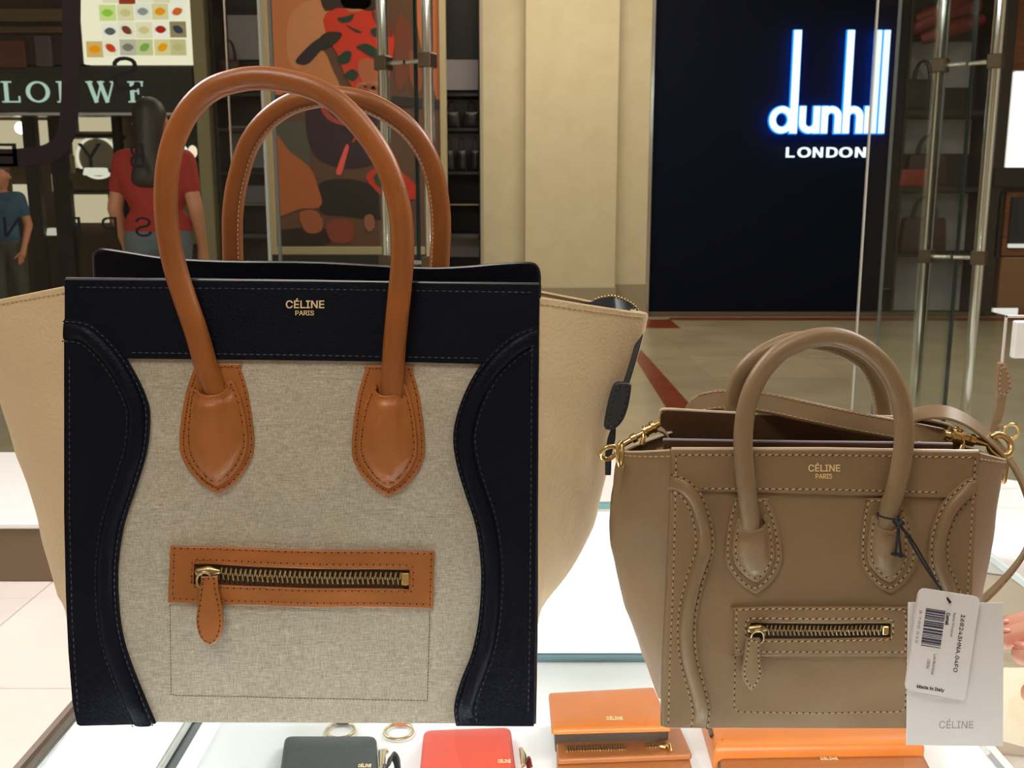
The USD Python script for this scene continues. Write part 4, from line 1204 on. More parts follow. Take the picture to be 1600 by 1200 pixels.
def handle(bag, P, px, w, r, material, thread, extra=None, seam=-1.0, name='handle', sw=.9):
    c = np.array(px, float)
    uv = resample(spline(P.uvs(c, w), 10), .005)
    wv = np.full(len(uv), w) if extra is None else w + extra(np.linspace(0, 1, len(uv)))
    p = P.pts(np.c_[uv, wv], True)
    h = part(bag, name, tube(p, r, 18), material, 60)
    # sewn seam along the inner side of the roll
    t, N, B = frames(p)
    mid = p.mean(0) - np.array([0, 0, .03]); inn = mid - p; inn -= t * (inn * t).sum(1, keepdims=True); inn /= np.linalg.norm(inn, axis=1, keepdims=True)
    d = inn * math.cos(sw) + seam * np.cross(t, inn) * math.sin(sw) * np.sign(np.dot(np.cross(t, inn)[len(t) // 2], P.N) or 1)
    q = resample(p + d * r * 1.0, .0036)
    V, F = [], []
    for i in range(1, len(q) - 1):
        a, b = q[i] - (q[i + 1] - q[i]) * .33, q[i] + (q[i + 1] - q[i]) * .33
        V.append((a, b))
    segs = [tube(np.array([a, (a + b) / 2, b]), [.0002, .0005, .0002], 5) for a, b in V]
    part(h, 'stitching', cat(*segs), thread, False, kind='stuff')
    return h


front_handle = [(338, 622), (331, 605), (322, 580), (307, 520), (290, 470), (277, 430), (266, 385), (260, 340), (259, 297), (263, 255), (274, 213), (297, 170), (330, 140), (370, 126), (408, 122), (450, 127), (494, 140), (530, 163), (562, 195), (590, 233), (609, 272), (622, 315), (628, 355), (629, 400), (626, 440), (621, 490), (616, 540), (612, 590), (611, 624)]
dive = lambda lo, hi: (lambda t: -(hi - lo) * (1 - np.clip(np.minimum(t, 1 - t) / .09, 0, 1) ** .8))
handle(tote, PB, front_handle, .0140, .0080, TAN_ROLL, TAN_STITCH, extra=dive(.0078, .0140))

# back panel and its handle, a hand's breadth behind
YB0, YB1, ZT = YF + .155, YF + .044 + .078, TABLE + .312
PBB = Panel((BX, YB0, TABLE), math.atan2(YB1 - YB0, ZT - TABLE))
back_top = [(150, 440), (148, 402), (153, 393), (165, 391), (200, 396), (260, 405), (350, 410), (500, 412), (650, 420), (720, 419), (780, 414), (825, 412), (838, 417), (842, 430), (842, 446)]
bt = PBB.uvs(back_top)
bt = np.vstack([bt, [[.150, .20], [.150, .004], [-.150, .004], [-.150, .20]]])
back = part(tote, 'back_panel', PBB.put(slab(bt, -.0015, .0015, s=.012, back=True)), NAVY, 40, label='black navy back panel')
part(back, 'edge_binding', tube(PBB.pts(np.c_[spline(bt[:15], 4), np.zeros(57)]), .0016, 8), NAVY_EDGE)
back_handle = [(364, 470), (364, 410), (363, 350), (366, 310), (373, 275), (387, 230), (410, 195), (440, 170), (470, 157), (505, 151), (545, 153), (580, 163), (615, 182), (645, 208), (666, 240), (679, 275), (687, 320), (689, 360), (687, 405), (686, 470)]
handle(tote, PBB, back_handle, -.010, .0080, TAN_ROLL, PALE_STITCH, seam=1.0, sw=.75)
part(tote, 'base_panel', box(BX - .152, BX + .152, YF + .004, YB0 - .003, TABLE + .001, TABLE + .006, .002), NAVY)
part(tote, 'lining', PB.put(slab([(-.150, .02), (.150, .02), (.150, .285), (-.150, .285)], -.006, -.004, s=.03)), LINING)


# side wings of cream leather
def wing(bag, P, PBk, edge_px, out_px, material, flip, name='side_wing', mix=.55, thick=.0018, lower=.30, rows=44, cols=25, wmid=.5, topback=0.0):
    """A gusset from the front edge out to a fold and back to the back panel."""
    F0 = P.pts(np.c_[P.uvs(edge_px, 0), np.zeros(len(edge_px))], True)          # top to bottom
    F = resample(F0, np.linalg.norm(np.diff(F0, axis=0), axis=1).sum() / (rows - 1.0))[:rows]
    rows = len(F)
    z = F[:, 2]
    bz = (z - TABLE) / (ZTOP(bag) - TABLE)
    sx = 1 if flip else -1
    Bk = np.stack([np.full(rows, F[:, 0].mean()) - sx * .012, YBACK(bag, 0) + (YBACK(bag, 1) - YBACK(bag, 0)) * bz, z + topback * bz], 1)
    ymid = F[:, 1] * (1 - wmid) + Bk[:, 1] * wmid
    out = np.array(out_px, float)
    ym = float(np.mean(ymid[: rows // 2]))
    O3 = np.array([at_y(x, y, ym) for x, y in out])
    O3 = spline(O3, 8)
    s = np.linspace(0, 1, rows); so = np.linspace(0, 1, len(O3)) * (1 - lower)
    O = np.stack([np.interp(s, so, O3[:, k]) for k in range(3)], 1)
    tail = s > (1 - lower)
    tt = np.clip((s[tail] - (1 - lower)) / lower, 0, 1)
    end = O3[-1]; foot = np.array([F[-1, 0] - sx * .02, (F[-1, 1] + Bk[-1, 1]) / 2, TABLE + .004])
    O[tail] = end * (1 - tt)[:, None] + foot * tt[:, None]
    O[~tail, 1] = ymid[~tail] * .35 + ym * .65
    g = np.zeros((rows, cols, 3))
    for k, a in enumerate(np.linspace(0, 1, cols)):
        vee = F * (1 - 2 * a) + O * 2 * a if a <= .5 else O * (2 - 2 * a) + Bk * (2 * a - 1)
        C = 2 * O - (F + Bk) / 2
        bez = F * (1 - a) ** 2 + C * 2 * a * (1 - a) + Bk * a * a
        g[:, k] = vee * (1 - mix) + bez * mix
    return g


_tops = {}
ZTOP = lambda bag: _tops[bag][0]
YBACK = lambda bag, t: _tops[bag][1 + t]
_tops[tote] = (ZT, YB0, YB1)


def ripple(g, amp, scale, seed):
    """Soft folds of slack leather, fading at the sewn edges."""
    n = np.cross(np.gradient(g, axis=1), np.gradient(g, axis=0)); n /= np.maximum(np.linalg.norm(n, axis=2, keepdims=True), 1e-9)
    c = np.sin(np.linspace(0, np.pi, g.shape[1]))[None, :, None]
    return g + n * ((meshkit.fbm(g * scale + seed, 3, seed) - .5) * amp)[..., None] * c


gr = wing(tote, PB, PBB, [(842, 466), (840, 600), (838, 800), (837, 950), (835, 1080), (834, 1128)], [(1009, 491), (1003, 520), (992, 560), (981, 597), (966, 635), (954, 672), (945, 705), (937, 755), (925, 805), (912, 842), (898, 870), (872, 909), (842, 946)], CREAM, True)
gr[0, :, 2] -= .004 * np.sin(np.linspace(0, np.pi, gr.shape[1])) * 0
gr = ripple(gr, .012, 13.0, 2)
wr_ = part(tote, 'side_wing', shell(gr, .0018), CREAM, 60, label='cream leather side wing')
gl = wing(tote, PB, PBB, [(104, 449), (104, 600), (104, 800), (107, 930), (111, 1020), (124, 1126)], [(-50, 480), (-44, 515), (-28, 560), (0, 614), (14, 660), (34, 725), (57, 797), (70, 840), (86, 880), (104, 920)], CREAM, False)
gl = ripple(gl, .010, 12.0, 7)
wl_ = part(tote, 'side_wing', shell(gl[:, ::-1], .0018), CREAM, 60, label='cream leather side wing')
for g, wpart in ((gr, wr_), (gl, wl_)):
    row = (g[0] * .45 + g[1] * (1 - .45))[: g.shape[1] // 2 + 1]
    n = np.cross(np.gradient(g, axis=1), np.gradient(g, axis=0))[2][: len(row)]; n /= np.linalg.norm(n, axis=1, keepdims=True)
    n *= np.sign(-n[:, 1:2])
    q = resample(row + n * .0022, .0042)
    part(wpart, 'stitching', cat(*[tube(np.array([a, (a * .65 + b * .35), a * .3 + b * .7]), [.0003, .0006, .0003], 5) for a, b in zip(q[:-1], q[1:])]), CREAM_STITCH, False, kind='stuff')
    part(wpart, 'rim_edge', tube(g[0], .0013, 6), CREAM)

# zip pocket with its framed opening, teeth, slider and pull
frame_px = [(271, 850), (680, 859), (677, 948), (267, 938)]
hole_px = [(309, 878), (641, 888), (640, 918), (308, 909)]
zp = sheet(tote, PB, 'zip_pocket', frame_px, .001, .0036, TAN, hole=[hole_px], s=.005, b=.0009, label='tan leather zip pocket frame')
sewn(zp, PB, inset(PB.uvs(frame_px, .0036), .0022), .0036, TAN_STITCH, closed=True, uv=True)
sewn(zp, PB, inset(PB.uvs(hole_px, .0036), -.0026), .0036, TAN_STITCH, closed=True, uv=True)
part(zp, 'zip_tape', PB.put(slab(PB.uvs(hole_px), .0005, .0012, b=.0001, s=.006)), plain('brown_zip_tape', srgb(74, 52, 28), .8))


def zip_teeth(P, a, b, n, half, w, r):
    V, F, k = [], [], 0
    d = (b - a) / np.linalg.norm(b - a); m = np.array([-d[1], d[0]])
    bx = box(-1, 1, -1, 1, -1, 1, .3)
    for i in range(n):
        c = a + (b - a) * (i + .5) / n
        s = 1 if i % 2 else -1
        o = c + m * s * half * .42
        tilt = d * .18 * s
        v = np.c_[o + np.outer(bx[0][:, 0], d) * r * .62 + np.outer(bx[0][:, 1], m + tilt) * half * .62, w + bx[0][:, 2] * r * .7]
        V.append(v); F.append(bx[1] + k); k += len(v)
    return np.vstack(V), np.vstack(F)


a, b = PB.uv(342, 894, .003), PB.uv(628, 903, .003)
part(zp, 'zip_teeth', PB.put(zip_teeth(PB, a, b, 74, .0042, .0024, .0012)), OLD_GOLD, 30, kind='stuff')
s0, s1 = PB.uv(628, 913, .003), PB.uv(640, 894, .003)
part(zp, 'zip_stop', PB.put(box(s0[0], s1[0], s0[1], s1[1], .0015, .0044, .0006)), GOLD)


def zip_pull(bag, zp, P, at, tab_px, sc, material, thread, metal, tilt=0.0):
    """Slider body, nose, ring and a leather tongue hanging from it."""
    u, v = P.uv(*at, .004)
    m = m3.Manifold.batch_hull([m3.Manifold.sphere(.0026 * sc, 16).translate((u - .004 * sc, v, .0042)), m3.Manifold.sphere(.0030 * sc, 16).translate((u + .0015 * sc, v + .0006 * sc, .0046)), m3.Manifold.sphere(.0016 * sc, 12).translate((u + .0065 * sc, v, .0036))]).to_mesh()
    sl = part(zp, 'zip_slider', P.put((np.array(m.vert_properties[:, :3]), np.array(m.tri_verts))), metal, 50)
    an = np.linspace(0, 2 * np.pi, 25)[:-1]
    loop = np.c_[u + .0042 * sc * np.cos(an), v - .0042 * sc + .0050 * sc * np.sin(an), .0082 + .0012 * np.sin(an)]
    part(sl, 'pull_ring', P.put(tube(loop, .00075 * sc, 8, closed=True)), metal, 60)
    c = P.uvs(tab_px, .0085)
    t = part(zp, 'pull_tab', P.put(slab(c, .0066, .0092, s=.003, b=.0009, dome=.0004, rad=.006, back=True)), material, 50)
    o = inset(c, .0017 * min(sc, 1.0))
    sew(t, P, np.c_[o, np.full(len(o), .0094)], thread, closed=True, length=.0022)
    return t


def tongue(x0, x1, y0, neck, xl, xr, yw, yb):
    """Tongue outline: flat top, narrow neck, round drop-shaped end."""
    xm = (xl + xr) / 2
    return np.vstack([spline([(x0, y0), (x0 - 1, neck), (xl + 3, (neck + yw) / 2), (xl, yw), (xl + 6, yb - 12), (xm, yb), (xr - 6, yb - 12), (xr, yw), (xr - 3, (neck + yw) / 2), (x1 + 1, neck), (x1, y0)], 5)])


zip_pull(tote, zp, PB, (325, 891), tongue(317, 342, 898, 915, 310, 352, 968, 1005), 1.25, TAN, TAN_STITCH, OLD_GOLD)
PB_THREAD = BEIGE_STITCH
sewn(linen, PB, [(268, 945), (268, 1086), (668, 1094), (672, 955)], .0011, PB_THREAD)

# the zip closure that pokes up behind the wing, with its hanging tail
YZ = YF + .044 + .050
arc = [at_y(x, y, YZ) for x, y in ((905, 474), (925, 471), (940, 466), (958, 464), (975, 469), (990, 478), (1000, 489))]
arc = spline(arc, 6)
low = arc + np.array([0, .004, -.022])
part(tote, 'zip_hood', shell(np.stack([arc, arc * .6 + low * .4 + np.array([0, -.010, 0]), low], 1), .0015), plain('glossy_navy_leather', (.010, .012, .020), .18), 60, label='glossy navy end of the top zip')
bead = m3.Manifold.sphere(1.0, 8).to_mesh(); bv, bf = np.array(bead.vert_properties[:, :3]), np.array(bead.tri_verts)
pts = resample(arc[8:], .0026)
part(tote, 'zip_teeth', cat(*[(p + bv * [.0008, .0012, .0010] + [0, 0, .0008], bf) for p in pts]), GOLD, 60, kind='stuff')
tail = spline([at_y(x, y, YZ - .002 - k) for x, y, k in ((1003, 492, 0), (1005, 505, .004), (999, 530, .014), (989, 565, .025), (978, 600, .033))], 6)
zt = part(tote, 'zip_tail', ribbon(tail, (1, 0, .25), np.linspace(.0035, .0045, len(tail)), .0018), LINING)
TAILP = Panel(at_y(966, 634, YZ - .036), 0.0)
tab = [TAILP.uv(x, y) for x, y in spline([(960, 600), (973, 597), (984, 599), (986, 606), (981, 635), (973, 656), (962, 668), (950, 671), (944, 666), (946, 650), (952, 622)], 4, True)]
tt_ = part(zt, 'end_tab', TAILP.put(slab(tab, -.003, .003, b=.0014, s=.003, back=True)), plain('slate_leather', (.022, .027, .037), .5), 50, label='dark slate leather zip end tab')
o = inset(np.array(tab), .0026)
sew(zt, TAILP, np.c_[o, np.full(len(o), .0031)], NAVY_STITCH, closed=True)
tl = spline([at_y(x, y, YZ - .036) for x, y in ((959, 668), (955, 688), (951, 710), (950, 742))], 6)
part(zt, 'zip_end', ribbon(tl, (1, 0, 0), np.interp(np.linspace(0, 1, len(tl)), [0, .3, 1], [.003, .0058, .0042]), .002), LINING)

# ------------------------------------------------------------------ the small taupe bag
NYF = at_z(1290, 1137, TABLE)[1]
NX = .5 * (at_z(1037, 1137, TABLE)[0] + at_z(1508, 1137, TABLE)[0])


def nano_bulge(u, v):
    u, v = np.asarray(u, float), np.asarray(v, float)
    e = np.maximum(1 - (u / .105) ** 2, 0) * np.sin(np.pi * np.clip(v / .20, 0, 1)) * .004
    lump = (meshkit.fbm(np.stack([u * 14 + 9, v * 12 + 2, 0 * u], -1), 3, 8) - .5) * .005
    mask = _w((.07 - np.abs(u)) / .02) * _w((.165 - v) / .02) * _w(v / .02)
    return e + lump * mask


PN = Panel((NX, NYF, TABLE), math.radians(6.0), bulge=nano_bulge)
nano = thing('mini_tote_bag', 'small taupe leather tote with a shoulder strap and white price tags', 'handbag', (NX, NYF + .05, TABLE))
NL = [(1049, 702), (1047, 780), (1042, 920), (1037, 1040), (1035, 1133)]
NR = [(1508, 1139), (1512, 1000), (1516, 900), (1522, 800), (1528, 706)]
nf = sheet(nano, PN, 'front_panel', NL + [(1040, 1137), (1290, 1138), (1503, 1139)] + NR, -.002, .001, TAUPE, s=.005)
nb = sheet(nano, PN, 'top_band', [(1049, 702), (1048, 765), (1200, 768), (1458, 776), (1525, 778), (1528, 706), (1290, 703)], .001, .0030, TAUPE, s=.005)
sewn(nb, PN, [(1062, 711), (1290, 711), (1520, 715)], .0030, TAUPE_STITCH, slant=.3)
sewn(nb, PN, [(1098, 763), (1290, 764), (1462, 769)], .0030, TAUPE_STITCH, slant=.3)
part(nb, 'edge_binding', PN.put(tube(np.c_[PN.uvs([(1049, 702), (1290, 702), (1528, 706)], .001), np.full(3, .001)], .0015, 8)), TAUPE_EDGE, label='pale painted rim')
q = [PN.uv(x, y, .004) for x, y in ((1263, 737), (1313, 723), (1274, 748), (1300, 740))]
part(nb, 'stamped_name', PN.put(fit_text('CÉLINE', q[0][0], q[1][0], q[0][1], q[1][1], .0028, .0034, True)), GOLD_FOIL, False, label='gold stamped lettering')
part(nb, 'stamped_city', PN.put(fit_text('PARIS', q[2][0], q[3][0], q[2][1], q[3][1], .0028, .0034, True)), GOLD_FOIL, False, label='gold stamped lettering')
n_left = [(1049, 737), (1066, 742), (1080, 750), (1098, 773), (1108, 800), (1114, 830), (1113, 864), (1101, 899), (1093, 930), (1088, 955), (1086, 985), (1089, 1020), (1098, 1056), (1106, 1085), (1110, 1110), (1107, 1135)]
n_right = [(1526, 742), (1514, 745), (1502, 751), (1472, 780), (1454, 816), (1447, 852), (1450, 888), (1464, 920), (1477, 955), (1482, 990), (1478, 1035), (1468, 1070), (1460, 1105), (1461, 1138)]
side_panel(nano, PN, n_left, [(1035, 1133), (1037, 1040), (1042, 920), (1047, 780)], .0068, .0038, TAUPE, .0048, .0046, [(1055, 712), (1054, 780), (1050, 920), (1045, 1040), (1043, 1125)], TAUPE_STITCH)
side_panel(nano, PN, n_right, [(1508, 1139), (1512, 1000), (1516, 900), (1522, 800)], .0068, .0038, TAUPE, .0048, .0046, [(1520, 716), (1515, 800), (1509, 900), (1505, 1000), (1501, 1130)], TAUPE_STITCH)
for e in (NL, NR):
    part(nano, 'side_binding', PN.put(tube(np.c_[PN.uvs(e, 0), np.zeros(len(e))], .0014, 8)), TAUPE)


def round_tab(lx, rx, ty, wl, wr, wy, tx, by):
    return leaf((lx, ty), (rx, ty), (wl, wr, wy), (tx, by))


handle_tab(nano, PN, round_tab(1147, 1196, 777, 1131, 1220, 860, 1178, 923), pouch(1150, 810, 1200, 806, (1157, 1192, 821), (1142, 1208, 858), (1179, 906)), (1157, 1192, 821), TAUPE, TAUPE_STITCH, dome=.004, lift=.0072)
handle_tab(nano, PN, round_tab(1352, 1402, 777, 1341, 1430, 862, 1386, 922), pouch(1358, 806, 1412, 804, (1366, 1400, 822), (1352, 1416, 860), (1386, 906)), (1366, 1400, 822), TAUPE, TAUPE_STITCH, dome=.004, lift=.0072)
nano_handle = [(1175, 832), (1172, 800), (1166, 760), (1162, 720), (1161, 680), (1166, 640), (1177, 605), (1195, 575), (1220, 550), (1252, 534), (1285, 526), (1318, 529), (1350, 544), (1378, 568), (1398, 600), (1410, 640), (1413, 680), (1408, 725), (1399, 765), (1390, 800), (1386, 832)]
nh = handle(nano, PN, nano_handle, .0118, .0065, TAUPE, TAUPE_STITCH, extra=dive(.0066, .0118))

NB0, NB1, NZT = NYF + .105, NYF + .022 + .056, TABLE + .197
PNB = Panel((NX, NB0, TABLE), math.atan2(NB1 - NB0, NZT - TABLE))
nbt = [(1034, 705), (1031, 660), (1032, 646), (1040, 640), (1100, 643), (1180, 647), (1300, 650), (1420, 653), (1478, 663), (1486, 672), (1488, 708)]
nbo = np.vstack([PNB.uvs(nbt), [[.094, .10], [.094, .004], [-.094, .004], [-.094, .10]]])
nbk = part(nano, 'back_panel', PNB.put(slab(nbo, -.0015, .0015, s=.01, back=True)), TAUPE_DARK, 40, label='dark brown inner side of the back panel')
part(nbk, 'edge_binding', tube(PNB.pts(np.c_[spline(PNB.uvs(nbt), 4), np.zeros(41)]), .0014, 8), TAUPE_EDGE, label='pale painted rim')
# inner zip flap, its edge showing just behind the front
PNI = Panel((NX, NYF + .05, TABLE), -.08)
fl = PNI.uvs([(1037, 720), (1036, 687), (1200, 690), (1395, 692), (1488, 694), (1490, 720)])
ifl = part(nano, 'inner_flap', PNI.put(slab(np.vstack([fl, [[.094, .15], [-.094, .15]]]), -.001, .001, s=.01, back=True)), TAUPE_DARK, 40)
part(ifl, 'edge_binding', tube(PNI.pts(np.c_[fl[1:5], np.zeros(4)]), .0012, 8), plain('grey_edge_paint', srgb(150, 150, 160), .25), label='grey painted rim')
back_nano_handle = [(1146, 690), (1145, 640), (1148, 610), (1158, 584), (1178, 562), (1205, 545), (1240, 532), (1280, 534), (1318, 545), (1350, 565), (1368, 595), (1377, 630), (1379, 665), (1378, 700)]
handle(nano, PNB, back_nano_handle, -.009, .0064, TAUPE, TAUPE_STITCH, seam=1.0, sw=.6)
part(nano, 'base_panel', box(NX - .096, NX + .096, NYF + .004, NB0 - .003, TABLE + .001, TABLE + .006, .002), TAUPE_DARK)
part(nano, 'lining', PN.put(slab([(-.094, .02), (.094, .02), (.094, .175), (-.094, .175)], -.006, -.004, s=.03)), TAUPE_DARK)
_tops[nano] = (NZT, NB0, NB1)
ng = wing(nano, PN, PNB, [(1049, 704), (1047, 780), (1042, 920), (1037, 1040), (1035, 1131)], [(972, 706), (966, 740), (959, 790), (957, 830), (962, 870), (975, 920), (988, 962), (1000, 1004), (1014, 1040), (1030, 1085)], TAUPE, False, lower=.12, mix=.35)
ng = ripple(ng, .007, 20.0, 4)
nw = part(nano, 'side_wing', shell(ng[:, ::-1], .0016), TAUPE, 60)
ngr = wing(nano, PN, PNB, [(1528, 708), (1522, 800), (1516, 900), (1512, 1000), (1508, 1136)], [(1572, 719), (1565, 745), (1556, 800), (1541, 880), (1528, 930), (1516, 980)], TAUPE, True, lower=.35, mix=.35)
ngr = ripple(ngr, .005, 20.0, 6)
nwr = part(nano, 'side_wing', shell(ngr, .0016), TAUPE, 60)
for g, wpart in ((ng, nw), (ngr, nwr)):
    row = (g[0] * .15 + g[1] * (1 - .15))[: g.shape[1] // 2 + 1]
    n = np.cross(np.gradient(g, axis=1), np.gradient(g, axis=0))[2][: len(row)]; n /= np.linalg.norm(n, axis=1, keepdims=True)
    n *= np.sign(-n[:, 1:2])
    q = resample(row + n * .0020, .0046)
    part(wpart, 'stitching', cat(*[tube(np.array([a, (a * .65 + b * .35), a * .3 + b * .7]), [.0003, .0007, .0003], 5) for a, b in zip(q[:-1], q[1:])]), TAUPE_STITCH, False, kind='stuff')
    part(wpart, 'rim_edge', tube(g[0], .0013, 6), TAUPE_EDGE, label='pale painted rim')

# zip pocket
nfp = spline([(1145, 952), (1150, 946), (1290, 944), (1405, 945), (1416, 948), (1418, 985), (1417, 1019), (1410, 1022), (1290, 1021), (1155, 1021), (1146, 1017), (1144, 985)], 4, True)
nhp = [(1170, 970), (1387, 970), (1387, 992), (1169, 995)]
nz = sheet(nano, PN, 'zip_pocket', nfp, .001, .0034, TAUPE, hole=[nhp], s=.004, b=.0009)
sewn(nz, PN, inset(PN.uvs(nfp, .0034), .0022), .0034, TAUPE_STITCH, closed=True, uv=True, slant=.35)
sewn(nz, PN, inset(PN.uvs(nhp, .0034), -.0026), .0034, TAUPE_STITCH, closed=True, uv=True, slant=.35)
part(nz, 'zip_tape', PN.put(slab(PN.uvs(nhp), .0005, .0012, b=.0001, s=.006)), plain('dark_zip_tape', srgb(70, 58, 48), .8))
a, b = PN.uv(1192, 983, .003), PN.uv(1376, 983, .003)
part(nz, 'zip_teeth', PN.put(zip_teeth(PN, a, b, 56, .0034, .0024, .0010)), OLD_GOLD, 30, kind='stuff')
s0, s1 = PN.uv(1376, 990, .003), PN.uv(1386, 976, .003)
part(nz, 'zip_stop', PN.put(box(s0[0], s1[0], s0[1], s1[1], .0015, .0042, .0006)), GOLD)
zip_pull(nano, nz, PN, (1180, 981), tongue(1165, 1186, 995, 1008, 1158, 1190, 1050, 1078), 1.05, TAUPE, TAUPE_STITCH, OLD_GOLD)
sewn(nf, PN, [(1148, 1026), (1147, 1108), (1155, 1112), (1290, 1113), (1405, 1112), (1414, 1106), (1416, 1026)], .0011, TAUPE_STITCH)

# shoulder strap: rises out of the left clasp, lies across the top, loops out over the right wing
YS = NYF + .062
mid_px = [(1066, 672), (1084, 636), (1112, 626), (1150, 625), (1200, 630), (1260, 643), (1330, 658), (1400, 671), (1462, 683), (1486, 688)]
c = spline([at_y(x, y, NYF + yo) for (x, y), yo in zip(mid_px, (.098, .098, .094, .086, .074, .066, .062, .062, .064, .066))], 7)
st = part(nano, 'shoulder_strap', ribbon(c, (0, .45, 1.0), np.interp(np.linspace(0, 1, len(c)), [0, .12, .25, .92, 1], [.010, .012, .0165, .0160, .011]), .0022), TAUPE, 40, label='taupe shoulder strap lying across the bag top')
t, _, _ = frames(c); sd = np.array([0, .45, 1.0]); sd = sd - t * (t @ sd)[:, None]; sd /= np.linalg.norm(sd, axis=1, keepdims=True); fn = np.cross(sd, t); fn *= np.sign(-fn[:, 1:2])
for s in (-1, 1):
    q = resample((c + sd * s * .0062 + fn * .0014)[10:], .0040)
    part(st, 'stitching', cat(*[tube(np.array([a, a * .65 + b * .35, a * .3 + b * .7]), [.0003, .0006, .0003], 5) for a, b in zip(q[:-1], q[1:])]), TAUPE_STITCH, False, kind='stuff')
loop_px = [(1420, 652), (1445, 645), (1480, 645), (1515, 660), (1550, 688), (1580, 722), (1600, 765), (1612, 815), (1606, 850), (1590, 880), (1560, 915), (1530, 945), (1500, 985)]
ly = np.interp(np.arange(len(loop_px)), [0, 2, 6, 9, 12], [YS + .012, YS + .000, YS - .010, YS + .010, YS + .030])
c = spline([at_y(x, y, yy) for (x, y), yy in zip(loop_px, ly)], 7)
k = np.linspace(0, 1, len(c))
sx = np.stack([np.interp(k, [0, .3, .55, .75, 1], [.25, .25, .45, .5, .35]), np.interp(k, [0, .3, .55, .75, 1], [.95, .9, .95, .9, .95]), np.interp(k, [0, .3, .55, .75, 1], [.5, .45, .2, .1, .1])], 1)
part(nano, 'shoulder_strap', ribbon(c, sx, .0165, .0022), TAUPE, 40, label='taupe shoulder strap looping out to the right')


def swivel_clasp(bag, p0, p1, r, metal, name='strap_clasp'):
    """Barrel, neck and hook of a snap clasp from p0 (hook) to p1 (strap)."""
    p0, p1 = np.asarray(p0), np.asarray(p1)
    k = np.array([0, .34, .36, .46, .48, .62, .64, .68, .70, .80, .82, .88, .9, 1.0])
    rr = np.array([.45, .45, .7, .7, .42, .42, .95, .95, .8, .8, 1.0, 1.0, .6, .5]) * r
    h = part(bag, name, tube(p0 + (p1 - p0) * k[:, None], rr, 16), metal, 30, label='gold snap clasp')
    d = (p1 - p0) / np.linalg.norm(p1 - p0); n = np.cross(d, [0, 1, 0]); n /= np.linalg.norm(n)
    an = np.linspace(.1, 2 * np.pi - .6, 22)
    hk = p0 - d * r * 1.2 + np.outer(np.cos(an), d) * r * 1.3 + np.outer(np.sin(an), n * .8 + np.array([0, -.5, 0])) * r * 1.3
    part(h, 'hook', tube(hk, r * .38, 10), metal, 60)
    lv = p0 + (p1 - p0) * .62
    part(h, 'thumb_lever', tube(np.array([lv, lv - [0, .003, .003], lv - [0.001, .004, .008]]), [r * .3, r * .3, r * .45], 8), metal, 60)
    return h


swivel_clasp(nano, at_y(962, 701, YS - .012), at_y(1031, 661, YS - .008), .0048, GOLD)
swivel_clasp(nano, at_y(1546, 693, YS - .006), at_y(1474, 679, YS - .008), .0068, GOLD)
part(nano, 'collar_ring', tube(np.array([at_y(1494 + 5 * math.cos(a), 683 - 15 * math.sin(a), YS - .006) for a in np.linspace(0, 2 * np.pi, 21)[:-1]]), .0014, 8, closed=True), GOLD, 60)
an = np.linspace(0, 2 * np.pi, 29)[:-1]
DR = at_y(969, 709, NYF + .030)
part(nano, 'side_ring', tube(np.stack([DR[0] + .0022 * np.cos(an), DR[1] + .004 * np.cos(an), DR[2] + .0085 * np.sin(an)], 1), .0013, 8, closed=True), GOLD, 60, label='gold ring on the left wing')
lp = spline([at_y(x, y, YS - .016) for x, y in ((970, 722), (967, 738), (965, 765), (966, 792))], 5)
part(nano, 'ring_loop', ribbon(lp, (.6, -1, 0), .010, .0024), TAUPE, 40)
lp = spline([at_y(x, y, YS - .006) for x, y in ((1022, 668), (1034, 672), (1042, 681), (1043, 692), (1037, 701), (1026, 705))], 8)
part(nano, 'tab_loop', ribbon(lp, (0, 1, .05), .011, .0024), TAUPE, 40)
DR = at_y(1571, 733, YS - .006)
part(nano, 'side_ring', tube(np.stack([DR[0] + .003 * np.cos(an), DR[1] + .004 * np.cos(an), DR[2] + .010 * np.sin(an)], 1), .0013, 8, closed=True), GOLD, 60, label='gold ring on the right wing')

# ------------------------------------------------------------------ price tags hanging from the small bag
TG = PN.o + PN.N * .020
PT = Panel((NX, NYF - .0, TABLE), math.radians(3.0)); PT.o = PT.o + PT.N * .030
tag = thing('price_tag', 'white rounded price tag with barcode, strung on black cord', 'tag', tuple(PT.o))
hang = thing('hang_card', 'large plain white card hanging behind the barcode tag', 'tag', tuple(PT.o))
cp = PT.uvs([(1419, 941), (1568, 942), (1567, 1166), (1416, 1164)])
hc = part(hang, 'card', PT.put(slab(cp, -.0004, .0002, b=.0001, s=.02, back=True)), CARD_B, False)
q = [PT.uv(x, y) for x, y in ((1467, 1138), (1521, 1123))]
part(hc, 'printed_name', PT.put(fit_text('CÉLINE', q[0][0], q[1][0], q[0][1], q[1][1], .0001, .00035)), GREY_INK, False)




WT = .0032
tp = rounded(PT.uvs([(1437, 918), (1532, 933), (1508, 1096), (1415, 1077)], WT), .004)
hol = PT.uv(1484, 941, WT)
hole = np.array([hol + .0011 * np.array([math.cos(a), math.sin(a)]) for a in np.linspace(0, 2 * np.pi, 17)[:-1]])
tg = part(tag, 'card', PT.put(slab(tp, WT - .0005, WT, b=.0001, s=.006, holes=[hole], back=False)), CARD, False)
part(tag, 'card_backing', PT.put(slab(tp - [[.0006, .0010]], WT - .0014, WT - .0008, b=.0001, s=.02, back=True)), plain('pink_white_card', (.80, .66, .66), .6), False, label='pinkish back leaf of the tag')
A0 = PT.uv(1437, 918, WT); AX = PT.uv(1532, 933, WT) - A0; AXn = AX / np.linalg.norm(AX)
DN = PT.uv(1415, 1077, WT) - A0; DNn = DN / np.linalg.norm(DN)


